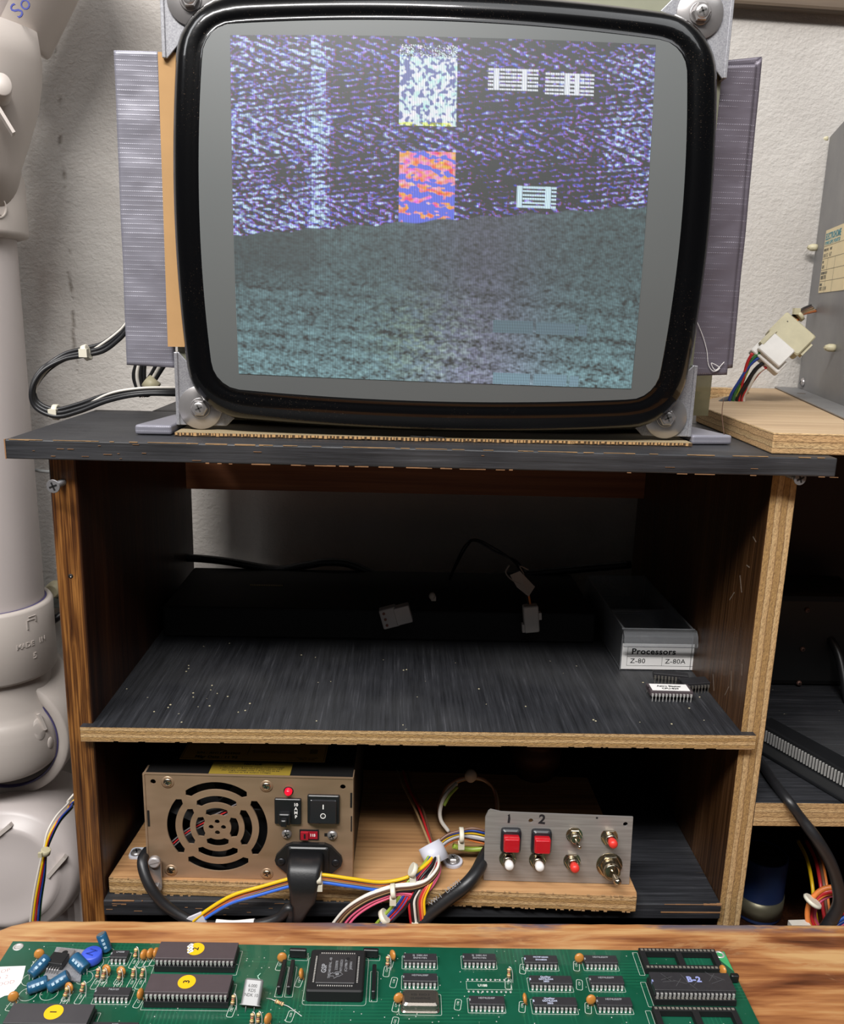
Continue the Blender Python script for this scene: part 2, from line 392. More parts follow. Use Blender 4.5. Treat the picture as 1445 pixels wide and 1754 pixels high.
NICKEL = plain('nickel', '#c4b9a4', .18, 1, .05, 40)
BLK = plain('black_plastic', '#17181a', .38, 0, .1, 80)
BLKM = plain('matt_black', '#101012', .65, 0, .1, 60)
BLKRUB = plain('black_cable_rubber', '#1c1c1e', .4, 0, .12, 120, .05)
NYLON = plain('natural_nylon', '#d8d2c0', .45, 0, .05, 60, 0, Subsurface_Weight=0.)
NYLONY = plain('aged_nylon', '#bdb596', .45, 0, .1, 90)
WHITE = plain('white_plastic', '#e4e1de', .4, 0, .03)
PAPER = plain('white_paper_label', '#eceae8', .7, 0, .02)
INK = plain('black_ink', '#111112', .7)
RED = plain('red_button', '#b5121e', .25, 0, .05, 60, 0, Coat_Weight=.5)
RED2 = plain('bright_red_cap', '#d8352c', .4, 0, .04)
WC = {k: plain('wire_' + k, v, .38, 0, .05) for k, v in dict(yellow='#e0b414', orange='#d87a3a', blue='#2f63c8', dkblue='#23408f', purple='#9b7399',
      brown='#6a4a38', white='#d9d3ca', black='#17171a', pink='#d8607f', red='#b8262b', grey='#8e8c90', green='#2e6b3c', tan='#a38660', lime='#8da23a').items()}
# ================================================================== the setting
WY = .865
struct(MB().box(-1.6, 1.6, WY, WY + .1, 0, 2.42).build('wall_back', WALL))
struct(MB().box(-1.6, 1.6, -1.6, WY, -.05, 0).build('floor', plain('grey_concrete', '#77736d', .8, 0, .1, 5)))
pB = at(1236, 2, Y=.835)
bm_ = MB(); bm_.box(0, .62, 0, .014, 0, .05, M=Matrix.Translation((pB.x - .012, .850, pB.z + .004)) @ R(1.5, 'Y'))
struct(bm_.build('trim_1', wood('dull_brown_beam', '#4d4034', '#5f5143', '#6d5e4e', 0, .7, 200, 5, .1), bevel=.003))
# ================================================================== cabinet
XL0, XL1, XR0, XR1 = -.2142, -.1972, .2360, .2525
FY, BY = .52, .808
TZ0, TZ1 = 1.0682, 1.0799
cab = thing('open_shelf_cabinet', 'homemade black-topped plywood cabinet with open shelves under the picture tube', 'cabinet', (0.02, .66, 0))
mb = MB().box(XL0, XL1, FY, BY, 0, TZ0, 1, ms={'-y': 0}); sp_l = W(mb, 'side_panel', [LEFTEDGE, STAIN], cab, bevel=.002, seg=3, label='side panel stained golden brown on its front edge')
mb = MB().box(XR0, XR1, FY, BY, 0, TZ0, 1, ms={'-y': 0, '-x': 2}); sp_r = W(mb, 'side_panel', [PLYV, STAIN, STAINR], cab, bevel=.0006, label='side panel with raw plywood front edge')
# scratches on the inner face of the right panel
mb = MB()
for (y, z, l, a) in ((.548, .985, .012, 60), (.56, .972, .01, -50), (.535, 1.02, .006, 20), (.545, .915, .014, 75), (.55, .905, .01, -60), (.575, .9, .012, 65), (.53, .93, .008, 80), (.54, 1.0, .005, 0)):
    mb.box(-l / 2, l / 2, -.0004, .0004, 0, .0001, M=frame((XR0, y, z), (0, math.cos(math.radians(a)), math.sin(math.radians(a))), (-1, 0, 0)))
W(mb, 'scratches', plain('scuff_marks', '#6d6055', .7), sp_r); sp_r.children[0]['kind'] = 'stuff'
# top boards
def worn_edge(mb, x0, x1, y, z, wmax=.0016, m=0, step=.004, p=.75, ny=(0, 0, 1), seed=1):
    rnd = random.Random(seed); x = x0; wv = .0005
    while x < x1:
        dx = step * rnd.uniform(.5, 1.6)
        if rnd.random() < p:
            wv = max(.0002, min(wmax, wv + rnd.uniform(-.5, .5) * wmax)); 
            if ny[2]: mb.box(x, min(x + dx, x1), y - .0002, y + wv, z - wv * .5, z + .0002, m)
            else: mb.box(x, min(x + dx, x1), y - .0002, y + .0005, z, z + wv, m)
        x += dx
RAW = plain('exposed_raw_wood', '#917350', .8, 0, .15, 200)
RAW2 = plain('exposed_orange_wood', '#85603f', .8, 0, .15, 200)
mb = MB(); l0 = at(5, 757, Y=.505); 
mb.prism([(-.2322, .505), (.268, .505), (.272, .660), (-.2322, .660)], TZ0, TZ1, 0, msside=1)
top = W(mb, 'top_board', [BOARDTOP, BOARDEDGE], cab, bevel=.0008, label='black painted top board with worn edges')
mb = MB(); worn_edge(mb, -.2322, -.08, .505, TZ1, .0010, p=.8); worn_edge(mb, -.08, .26, .505, TZ1, .0006, p=.6, seed=4)
worn_edge(mb, -.13, .07, .505, TZ0 - .0003, .0006, 1, p=.5, ny=(0, 1, 0), seed=5); worn_edge(mb, .08, .27, .505, TZ0 - .0003, .0004, 1, p=.2, ny=(0, 1, 0), seed=6)
for i in range(16):
    x = random.uniform(-.22, -.12) if i < 12 else random.uniform(-.1, .26); z = random.uniform(TZ0 + .001, TZ1 - .001)
    mb.box(x, x + random.uniform(.001, .006), .5046, .506, z, z + random.uniform(.0001, .0003), 1)
mb.box(-.2326, -.2319, .505, .507, TZ0, TZ1, 1)
W(mb, 'worn_edge', [RAW, RAW2], top)['kind'] = 'stuff'
mb = MB().box(-.190, .30, .662, .842, TZ0, TZ1, 0); W(mb, 'rear_top_board', [BOARDTOP], cab, bevel=.0008)  # real board, its rear lengthened to cut light falling behind the cabinet
mb = MB().box(-.1972, XR0, .788, .804, .992, TZ0, 0); W(mb, 'back_rail', [RAIL], cab)
# middle shelf
SZ = .8894
mb = MB(); mb.prism([(-.2038, .5145), (.2443, .5145), (.2443, .5199), (XR0, .5199), (XR0, .80), (-.1972, .80), (-.1972, .5199), (-.2038, .5199)], SZ - .0098, SZ, 0, msside=1)
worn_edge(mb, -.2038, .2443, .5145, SZ - .0102, .0006, 2, .003, .8, (0, 1, 0), 9)
rnd = random.Random(3)
for (x, y) in [tuple(at(a, b, Z=SZ)[:2]) for a, b in ((248, 1102), (393, 1102), (323, 1140), (323, 1145), (319, 1150), (361, 1182), (372, 1188), (331, 1187), (331, 1194), (217, 1180), (292, 1207), (288, 1212), (359, 1209), (264, 1219), (311, 1237), (408, 1220), (420, 1217), (428, 1205), (390, 1193), (363, 1174), (516, 1122), (540, 1126), (691, 1148), (696, 1147), (542, 1235), (690, 1242), (1101, 1169), (1198, 1194), (1180, 1213), (1150, 1240), (1020, 1235), (1016, 1233), (900, 1210), (820, 1180))]:
    mb.lathe([(.0009 * rnd.uniform(.6, 1.1), 0), (.0004, .0003), (.0001, .0004)], (x, y, SZ), n=7, m=3)
for i in range(8):
    mb.lathe([(.0005, 0), (.0001, .0002)], (rnd.uniform(-.19, .22), rnd.uniform(.52, .64), SZ), n=6, m=3)
shf = W(mb, 'middle_shelf', [SHELFTOP, PLYS, RAW, plain('pale_specks', '#a9a084', .8)], cab)
# lower shelf and bay shelves
mb = MB().box(-.1972, XR0, .5165, .79, .7452, .757, 0, ms={'-y': 1}); ls = W(mb, 'lower_shelf', [BOARDTOP, BOARDEDGE], cab, bevel=.0008)
mb = MB(); worn_edge(mb, .195, XR0, .5165, .757, .0016, p=1, seed=8); worn_edge(mb, -.197, -.17, .5165, .757, .001, seed=2)
mb.box(.193, XR0, .5162, .517, .7503, .7512, 0)
for i in range(22): x = rnd.uniform(-.197, -.06); z = rnd.uniform(.746, .756); mb.box(x, x + rnd.uniform(.001, .007), .5162, .517, z, z + .0002, 0)
W(mb, 'worn_edge', [RAW2], ls)['kind'] = 'stuff'
mb = MB().box(XR1, .62, FY, .80, .8176, .8358, 0, ms={'-y': 1}); W(mb, 'bay_shelf', [BOARDTOP, PLYB], cab, bevel=.0005)
mb = MB().box(XL1, .62, .53, .80, .655, .67, 0); W(mb, 'bottom_board', [STAIN], cab)
mb = MB().box(.62, .636, FY, BY, 0, TZ0, 0); W(mb, 'side_panel', [STAIN], cab)
mb = MB().box(XR1, .62, .79, .804, .67, TZ0, 0); W(mb, 'back_panel', [plain('dark_brown_backboard', '#2e1f1a', .7, 0, .1, 10)], cab)
mb = MB().box(XL1, XR0, .79, .804, .67, .885, 0); W(mb, 'back_panel', [STAIN], cab)
# two screws left standing proud of the front edges, one flush
SCRG = plain('phosphated_screw', '#8a898b', .45, .6, .12, 300)
def proud_screw(px0, px1, l):
    a = at(*px0, Y=FY); b = at(*px1, Y=FY - l); mb = MB(); d = (b - a).normalized()
    mb.cyl(a - d * .004, b, .0012, .0016, 10)
    L = (b - a).length
    for i in range(7):
        c = a + d * (L * i / 7.5); mb.lathe([(.0014, -.0006), (.0022, 0), (.0014, .0006)], c, d, 12)
    mb.lathe([(.0016, -.003), (.0042, -.0004), (.0042, 0), (.004, .0003)], b, d, 24)
    Mx = frame(b, (1, 0, .4), d)
    for an in (0, 90): mb.box(-.0026, .0026, -.00055, .00055, .0002, .00045, 1, M=Mx @ R(an, 'Z'))
    W(mb, 'wood_screw', [SCRG, BLACKDOT], cab)
proud_screw((108, 826), (91, 833), .012); proud_screw((1349, 812), (1370, 820), .012)
mb = MB(); p = at(121, 987, Y=FY); mb.lathe([(.0016, 0), (.0012, .0003), (.0001, .0004)], p, (0, -1, 0), 14); mb.lathe([(.0007, .0002), (.0001, .0012)], p + Vector((.0003, 0, -.0003)), (0, -1, 0), 8, 1)
W(mb, 'sunk_nail', [BLACKDOT, ZINC], cab)
# ================================================================== picture tube monitor
CX, CZ, YR = .0254, 1.2112, .536
def dome(x, z): return YR - .0185 * (1 - .5 * ((x - CX) / .156) ** 2 - .5 * ((z - CZ) / .122) ** 2)
def outl(hw, hh, r, bow, n=14, cz=CZ, cx=CX):
    P = rrect(-hw, hw, -hh, hh, r, n); Q = []
    full = []
    for i in range(len(P)):
        a, b = P[i], P[(i + 1) % len(P)]; L = math.hypot(b[0] - a[0], b[1] - a[1]); k = max(1, int(L / .012))
        for j in range(k): full.append((a[0] + (b[0] - a[0]) * j / k, a[1] + (b[1] - a[1]) * j / k))
    return [(cx + x * (1 + bow / hw * (1 - (y / hh) ** 2)), cz + y * (1 + bow / hh * (1 - (x / hw) ** 2))) for x, y in full]
mon = thing('cathode_ray_monitor', 'bare cathode ray monitor with black rim showing garbled blue and teal noise', 'monitor', (CX, .66, 1.085))
SCRIN = dict(hw=.1368, hh=.1010, r=.015, bow=.0048, cz=1.2122, cx=.0235)
# resample outlines by angle so that rings match
def byangle(poly, n, cx, cz):
    A = [(math.atan2(z - cz, x - cx), math.hypot(x - cx, z - cz)) for x, z in poly]; A.sort()
    aa = np.array([a for a, _ in A]); rr = np.array([r for _, r in A]); t = np.linspace(-PI, PI, n, endpoint=False)
    # ray-segment interpolation in cartesian space
    out = []
    xs = np.array([x - cx for x, z in poly]); zs = np.array([z - cz for x, z in poly])
    for th in t:
        d = np.array([math.cos(th), math.sin(th)]); best = None
        x0, z0, x1, z1 = xs, zs, np.roll(xs, -1), np.roll(zs, -1)
        ex, ez = x1 - x0, z1 - z0; den = d[0] * ez - d[1] * ex
        with np.errstate(divide='ignore', invalid='ignore'):
            tt = (x0 * ez - z0 * ex) / den; ss = (x0 * d[1] - z0 * d[0]) / den
        ok = (ss >= -1e-6) & (ss <= 1 + 1e-6) & (tt > 0); v_ = tt[ok].max(); out.append((cx + d[0] * v_, cz + d[1] * v_))
    return out
NR = 220
OUTO = byangle(outl(.1555, .1195, .030, .0060), NR, CX, CZ); OUTI = byangle(outl(**SCRIN), NR, CX, CZ)
glass_in = [CX, CZ]
vs = []; fs = []
K = 16
for k in range(1, K + 1):
    for (x, z) in OUTI:
        t = k / K; X_ = CX + (x - CX) * t; Z_ = CZ + (z - CZ) * t; vs.append((X_, dome(X_, Z_), Z_))
vs.append((CX, dome(CX, CZ), CZ)); c0 = len(vs) - 1
fs += [(c0, i, (i + 1) % NR) for i in range(NR)]
for k in range(K - 1): fs += [(k * NR + i, (k + 1) * NR + i, (k + 1) * NR + (i + 1) % NR, k * NR + (i + 1) % NR) for i in range(NR)]
mb = MB().add(vs, fs, 0, True)
n = N('unlit_phosphor_glass'); gg = n.noise(900, None, 2, .5)
strp = n.math('SINE', n.math('MULTIPLY', n.n('ShaderNodeSeparateXYZ').outputs[0], 1.)) if False else None
c_ = n.ramp(n.noise(5, None, 2), [(.3, '#575b5c'), (.7, '#5e6160')])
PHOS = n.set(c_, .5, 0, Coat_Weight=1., Coat_Roughness=.04, Coat_IOR=1.5)
scr = W(mb, 'screen', [PHOS], mon, label='grey unlit screen glass')
rings = [(0, 0), (.04, .0006), (.22, .0009), (.27, .0002), (.55, .0008), (.8, .0030), (.92, .0062), (.985, .0115), (1.0, .017), (.995, .034)]
vs = []; fs = []
for k, dy in rings:
    for (a, b), (c, d) in zip(OUTI, OUTO):
        X_ = a + (c - a) * k; Z_ = b + (d - b) * k; vs.append((X_, dome(X_, Z_) + dy, Z_))
for k in range(len(rings) - 1): fs += [(k * NR + i, (k + 1) * NR + i, (k + 1) * NR + (i + 1) % NR, k * NR + (i + 1) % NR) for i in range(NR)]
n = N('black_tube_rim'); ds = n.ramp(n.noise(1500, None, 1), [(.70, 0.), (.74, .5)]); ds = n.math('MULTIPLY', ds, n.ramp(n.noise(12, None, 2), [(.45, 0.), (.6, 1.)]))
RIM = n.set(n.mix(ds, '#040405', '#6a5a4a'), .25, 0, Coat_Weight=.8, Coat_Roughness=.04, Coat_IOR=1.4, Specular_IOR_Level=.2)
W(MB().add(vs, fs, 0, True), 'rim', [RIM], mon, label='glossy black glass rim')
# tube funnel, neck and yoke behind
vs = []; fs = []; prof = [(.56, .97), (.60, .93), (.64, .82), (.68, .62), (.72, .38), (.745, .2), (.75, .12), (.80, .11), (.801, .01)]
for y, k in prof:
    for (c, d) in OUTO: vs.append((CX + (c - CX) * k, y, CZ + (d - CZ) * k))
for k in range(len(prof) - 1): fs += [(k * NR + i, (k + 1) * NR + i, (k + 1) * NR + (i + 1) % NR, k * NR + (i + 1) % NR) for i in range(NR)]
W(MB().add(vs, fs, 0, True), 'tube_funnel', [BLKM], mon)
mb = MB(); mb.lathe([(.03, 0), (.045, .01), (.04, .03), (.03, .045)], (CX, .725, CZ), (0, 1, 0), 28)
W(mb, 'deflection_yoke', [plain('copper_windings', '#7a3a1c', .4, .6)], mon)
# metal frame: strips behind the rim and a box back to the wall
FX0, FX1, FZ0, FZ1 = -.1410, .1905, 1.0850, 1.346
mb = MB()
OLIVE = plain('dull_greenish_steel', '#8f8f7c', .45, .5, .1, 30)
for a in ((FX0, FX0 + .022, FZ0 + .004, FZ1), (FX1 - .022, FX1, FZ0 + .004, FZ1)): mb.box(a[0], a[1], .5545, .556, a[2], a[3])
mb.box(FX0, FX1, .5545, .556, FZ1 - .02, FZ1)
mb.box(FX0, FX0 + .0015, .556, .70, FZ0, FZ0 + .05); mb.box(FX1 - .0015, FX1, .556, .70, FZ0, FZ0 + .05)
mb.box(FX0, FX1, .58, .70, FZ0, FZ0 + .0015)
W(mb, 'frame', [OLIVE], mon)
# corner brackets
for sx, sz, wx, wz in ((1, 1, -.1262, 1.0965), (-1, 1, .1735, 1.0975), (-1, -1, .1716, 1.334), (1, -1, -.1240, 1.331)):
    x0 = FX0 if sx > 0 else FX1; z0 = FZ0 if sz > 0 else FZ1
    poly = [(0, 0), (.031, 0), (.042, .011), (.036, .016), (.022, .024), (.002, .046), (0, .046)]
    mb = MB(); Mx = Matrix(((sx, 0, 0, x0), (0, 0, 1, .548), (0, sz, 0, z0), (0, 0, 0, 1)))
    mb.prism(poly, 0, .0016, 0, M=Mx)
    mb.box(-.0006, .0016, 0, .30 if sz < 0 else .046, -.0014, .030, 0, M=Matrix(((sx, 0, 0, x0), (0, 0, 1, .548), (0, sz, 0, z0), (0, 0, 0, 1))) if False else Mx) if False else mb.box(-.0008, .0014, 0, .046, -.001, .03, 0, M=Mx)
    br = W(mb, 'corner_bracket', [GALV], mon, bevel=.0004)
    mb = MB(); mb.lathe([(.0138, 0), (.0138, .001), (.0136, .0012), (.004, .0012)], (wx, .5478, wz), (0, -1, 0), 40); W(mb, 'washer', [ZINC], br)
    mb = MB(); F = FRONT((wx, .5466, wz)); mb.lathe([(.0064, 0), (.0064, .0007), (.006, .0009)], n=30, M=F); mb.lathe([(.0054, .0008), (.0054, .0035), (.0047, .0041)], n=6, smooth=False, M=F); phillips(mb, F @ T(0, 0, .0034), .0042, .0013, 0, 1)
    W(mb, 'hex_screw', [ZINC, plain('screw_recess', '#4b4a48', .5, .4)], br)
mb = MB(); mb.text("SO", .006, FRONT(at(377, 688, Y=.5478)) @ R(-20, 'Z'), 0); W(mb, 'marker_writing', [INK], mon)
# taped cardboard guards left and right
def crumple(mb, c4, y, th, amp, nx, nz, m=0, seed=1, freq=60):
    """c4 = corners (x,z) bl br tr tl; front surface gently crumpled"""
    from mathutils import noise as mn
    (a, b, c, d) = [Vector((p[0], 0, p[1])) for p in c4]; vs = []; fs = []
    for j in range(nz + 1):
        for i in range(nx + 1):
            u, v = i / nx, j / nz; p = a.lerp(b, u).lerp(d.lerp(c, u), v)
            e = min(1, 6 * min(u, 1 - u, v * 6, (1 - v) * 6) + .15)
            hgt = mn.noise(Vector((p.x * freq * .6, seed * 7.1, p.z * freq))) * amp * e + mn.noise(Vector((p.x * freq * 2, seed, p.z * freq * 3))) * amp * .25 * e
            ex = mn.noise(Vector((seed, u > .5, p.z * 25))) * .0007 if u in (0, 1) else 0
            vs.append((p.x + ex, y - th * e ** .5 * 0 - hgt, p.z))
    n1 = nx + 1
    fs = [(j * n1 + i, j * n1 + i + 1, (j + 1) * n1 + i + 1, (j + 1) * n1 + i) for j in range(nz) for i in range(nx)]
    o = len(vs); rim = [i for i in range(nx + 1)] + [j * n1 + nx for j in range(1, nz + 1)] + [nz * n1 + i for i in range(nx - 1, -1, -1)] + [j * n1 for j in range(nz - 1, 0, -1)]
    back = [(vs[i][0], y + th, vs[i][2]) for i in rim]; k = len(rim)
    mb.add(vs, fs, m, True)
    allv = [vs[i] for i in rim] + back
    mb.add(allv, [(i, (i + 1) % k, k + (i + 1) % k, k + i) for i in range(k)] + [tuple(range(k, 2 * k))], m, False)
q = [at(217, 625, Y=.56), at(299, 630, Y=.56), at(270, 88, Y=.56), at(195, 86, Y=.56)]
mb = MB(); crumple(mb, [(p.x, p.z) for p in q], .56, .0045, .0011, 16, 90, seed=3)
gl = W(mb, 'side_guard', [TAPE], mon, label='silver duct taped guard')
q = [at(292, 593, Y=.557), at(318, 594, Y=.553), at(305, 92, Y=.553), at(272, 91, Y=.553)]
mb = MB().prism([(q[0].x, q[0].z), (q[1].x, q[1].z), (q[2].x, q[2].z), (q[3].x, q[3].z)], 0, .0035, M=Matrix(((1, 0, 0, 0), (0, 0, 1, .5505), (0, 1, 0, 0), (0, 0, 0, 1))))
W(mb, 'cardboard_strip', [CARD], gl, label='bare kraft cardboard strip')
q = [at(1181, 642, Y=.56), at(1247, 642, Y=.56), at(1302, 100, Y=.56), at(1232, 108, Y=.56)]
q = [at(1176, 644, Y=.56), at(1245, 642, Y=.56), at(1296, 110, Y=.56), at(1231, 112, Y=.56)]
mb = MB(); crumple(mb, [(p.x, p.z) for p in q], .56, .006, .0009, 14, 90, seed=8)
gr_ = W(mb, 'side_guard', [TAPE2], mon, label='purple grey duct taped guard')
q = [at(1240, 632, Y=.5615), at(1254, 630, Y=.5615), at(1305, 98, Y=.5615), at(1292, 108, Y=.5615)]
mb = MB(); crumple(mb, [(p.x, p.z) for p in q], .5615, .006, .0006, 3, 60, seed=5)
q = [at(1234, 114, Y=.562), at(1300, 112, Y=.562), at(1304, 97, Y=.562), at(1236, 104, Y=.562)]
crumple(mb, [(p.x, p.z) for p in q], .562, .004, .0008, 8, 3, seed=6)
W(mb, 'tape_fold', [TAPE2], gr_)
q = [at(1206, 330, Y=.563), at(1222, 330, Y=.563), at(1227, 155, Y=.563), at(1216, 155, Y=.563)]
mb = MB().prism([(p.x, p.z) for p in q], 0, .003, M=Matrix(((1, 0, 0, 0), (0, 0, 1, .563), (0, 1, 0, 0), (0, 0, 0, 1)))); W(mb, 'cardboard_strip', [CARD], gr_)
mb = MB(); mb.tube([at(a, b, Y=.5585) for a, b in ((1192, 548), (1203, 575), (1210, 600), (1213, 625), (1222, 636), (1232, 630), (1218, 622), (1225, 634), (1240, 620))], .00025, 5); W(mb, 'loose_thread', [WHITE], gr_)
# raster with the garbled picture, on the glass
q = [at(389, 52, Y=.5205), at(1129, 70, Y=.5215), at(1084, 667, Y=.5235), at(407, 641, Y=.524)]
NX, NY = 520, 420
rs = np.random.RandomState(11)
U, V = np.meshgrid(np.linspace(0, 1, NX), np.linspace(0, 1, NY))
def blur(a, kx, ky):
    for _ in range(kx): a = (np.roll(a, 1, 1) + a * 2 + np.roll(a, -1, 1)) / 4
    for _ in range(ky): a = (np.roll(a, 1, 0) + a * 2 + np.roll(a, -1, 0)) / 4
    return a
def nz(kx, ky):
    a = blur(rs.rand(NY, NX), kx, ky); a -= a.mean(); return a / a.std()
def sst(a, b, x): t = np.clip((x - a) / (b - a), 0, 1); return t * t * (3 - 2 * t)
img = np.zeros((NY, NX, 3))
bnd = .572 + (.452 - .572) * U + .004 * np.sin(U * 60)
upper = sst(.002, -.002, V - bnd)
# herringbone of little dashes
period = .235
tri = np.abs(((V / period) % 1) - .42) * 2
ph = np.where(((V / period) % 1) < .42, V * 9 + U * 4.2, -V * 2.2 + U * .9 + .7)
saw = np.where(((V / period) % 1) < .42, np.sin(2 * PI * (U * 22 - V * 46)), np.sin(2 * PI * (U * 9 + V * 62)))
d1 = nz(4, 1) * .85 + saw * .85
dens = np.where(U < .235, .15, -.45) + np.where((U > .19) & (U < .225), .75, 0) + np.where(U > .885, .5, 0) * (1 - .3 * V) + .35 * np.sin(2 * PI * V / period + .6) + .15 * np.sin(U * 40)
dens = dens - .7 * sst(.07, .0, V) - np.where((U > .53) & (U < .87), .25, 0)
on = sst(-.35, .55, d1 + dens)
hue = nz(7, 3); cb = np.stack([.17 + .09 * hue, .10 + .03 * hue, .78 + .05 * hue], -1); cw = np.stack([.60 + 0 * hue, .85 + 0 * hue, 1.1 + 0 * hue], -1)
wh = sst(.75, 2.2, d1 + dens + .35 * (np.where(U < .235, 1, 0) + np.where(U > .885, 1, 0)))[..., None]
img += (on * (.72 + .35 * np.clip(nz(2, 1), -1, 1)))[..., None] * (cb * (1 - wh) + cw * wh)
img[..., 0] += .28 * np.clip(np.roll(on, 1, 1) - on, 0, 1)
# garbled blocks
def blk(u0, u1, v0, v1): return ((U > u0) & (U < u1) & (V > v0) & (V < v1)).astype(float)
b1 = blk(.396, .530, .055, .248) + blk(.396, .53, .022, .055) * (rs.rand(NY, NX) > .55); nn = nz(3, 3)
k = b1[..., None]; ww = sst(-.75, .1, nn)[..., None]; img = img * (1 - k) + k * (ww * np.stack([.8 + .12 * hue, .95 + .0 * hue, 1.0 + .06 * hue], -1) + (1 - ww) * np.array([.12, .14, .42]))
img += (blk(.396, .53, .238, .248) * (nz(8, 2) > -.2))[..., None] * np.array([.2, .2, -.7])
b2 = blk(.398, .530, .318, .535)[..., None]; st_ = nz(9, 2) + 1.3 * np.sin(2 * PI * (V * 26 - U * 6)); ored = sst(-.2, .5, st_ + 2.2 * (.44 - V) / .2)[..., None]
img = img * (1 - b2) + b2 * (ored * np.stack([.95 + 0 * U, .30 + .12 * nz(6, 2), .28 + .22 * nz(8, 3)], -1) + (1 - ored) * np.array([.10, .14, .85]))
def bars(u0, u1, v0, v1, c, n):
    global img
    g = blk(u0, u1, v0, v1); j = np.floor((U - u0) / (u1 - u0) * n); rr = rs.rand(64)[np.clip(j, 0, 63).astype(int)]
    g *= np.where(rr > .72, 1., sst(-.4, .4, np.sin(2 * PI * (V - v0) / (v1 - v0) * 5.5))) * np.where(((U - u0) / (u1 - u0) * n) % 1 < .12, .45, 1.)
    img = img * (1 - g[..., None]) + g[..., None] * np.array(c)
bars(.603, .722, .083, .142, (.85, .9, 1.), 9); bars(.737, .855, .09, .15, (.85, .9, 1.), 10); bars(.680, .775, .408, .468, (.65, .88, 1.), 7)
img *= upper[..., None]
# lower dim teal part
lo = 1 - upper; L = np.zeros((NY, NX, 3)); g1 = nz(3, 1); g2 = nz(12, 4); wavy = np.sin(2 * PI * (V * 16 - U * 2.2 + .12 * g2)) * np.exp(-(((V - .74) / .045) ** 2)) + np.sin(2 * PI * (V * 20 - U * 2)) * np.exp(-(((V - .86) / .03) ** 2)) + .8 * np.sin(2 * PI * (V * 17 - U * 3)) * np.exp(-(((V - .93) / .05) ** 2))
base = .06 + .11 * sst(.6, 1., V) + .05 * sst(.9, 1.0, V)
base = base * (1 + .38 * g1 - .45 * wavy + .2 * g2) + .02
teal = np.array([.50, .95, 1.05]); grn = np.array([.75, 1.2, .75]); pur = np.array([.75, .7, 1.15])
cm = .75 * np.exp(-(((U - .48) / .13) ** 2)) * np.exp(-(((V - .86) / .14) ** 2)) * sst(-1., 1., nz(8, 3)); pm_ = np.exp(-(((U - .6) / .15) ** 2)) * .8
L = base[..., None] * (teal * (1 - cm[..., None]) * (1 - pm_[..., None]) + grn * cm[..., None] + pur * pm_[..., None])
L *= (1 - .5 * sst(.24, .16, U) * sst(.74, .66, V))[..., None]
for (u0, u1, v0, v1, a) in ((.634, .735, .800, .838, .16), (.742, .842, .803, .84, .17), (.85, .872, .805, .842, .17), (.64, .735, .962, 1., .3), (.745, .83, .964, 1., .3), (.838, .86, .966, 1., .3)):
    L = np.where(blk(u0, u1, v0, v1)[..., None] > 0, np.array([.55, .95, 1.2]) * a * (1 + .12 * np.sin(V * 700))[..., None], L)
img += L * lo[..., None]
img = np.clip(img, 0, 1.2)
vs = np.zeros((NY, NX, 3)); qa, qb, qc, qd = [np.array((p.x, p.z)) for p in q]
bow = 1 + 0 * U
pt = (qa * (1 - U)[..., None] + qb * U[..., None]) * (1 - V)[..., None] + (qd * (1 - U)[..., None] + qc * U[..., None]) * V[..., None]
vs[..., 0] = pt[..., 0]; vs[..., 2] = pt[..., 1]; vs[..., 1] = dome(pt[..., 0], pt[..., 1]) - .00025
OFFm = np.array(OFF[mon.name]); vs -= OFFm
me = bpy.data.meshes.new('picture'); idx = np.arange(NX * NY).reshape(NY, NX)
F = np.stack([idx[:-1, :-1], idx[1:, :-1], idx[1:, 1:], idx[:-1, 1:]], -1).reshape(-1, 4)
me.vertices.add(NX * NY); me.vertices.foreach_set('co', vs.reshape(-1).astype(np.float32))
me.loops.add(F.size); me.loops.foreach_set('vertex_index', F.reshape(-1).astype(np.int32)); me.polygons.add(len(F))
me.polygons.foreach_set('loop_start', np.arange(0, F.size, 4, dtype=np.int32)); me.polygons.foreach_set('use_smooth', np.ones(len(F), dtype=bool))
me.update(calc_edges=True)
ca = me.color_attributes.new('glow', 'FLOAT_COLOR', 'POINT'); ca.data.foreach_set('color', np.concatenate([img, np.ones((NY, NX, 1))], -1).reshape(-1).astype(np.float32))
n = N('glowing_phosphor'); at_ = n.n('ShaderNodeAttribute', attribute_name='glow')
sp = n.n('ShaderNodeSeparateXYZ'); n.link(n.tc, sp.inputs[0]); sv = n.math('ADD', n.math('MULTIPLY', n.math('SINE', n.math('MULTIPLY', sp.outputs[0], 2 * PI / .00098)), .35), .72)
em = n.mix(1., at_.outputs['Color'], sv, 'MULTIPLY')
n.link(em, n.b.inputs['Emission Color']); n.b.inputs['Emission Strength'].default_value = 1.15
n.link(n.mix(1., n.mix(.3, '#3d4041', '#404342'), n.math('ADD', n.math('MULTIPLY', sv, .25), .82), 'MULTIPLY'), n.b.inputs['Base Color'])
n.b.inputs['Roughness'].default_value = .5; n.b.inputs['Coat Weight'].default_value = 1; n.b.inputs['Coat Roughness'].default_value = .04
me.materials.append(n.m); po = bpy.data.objects.new('picture', me); C.objects.link(po); po.parent = scr; po['label'] = 'garbled raster of blue white dashes over dim teal noise'
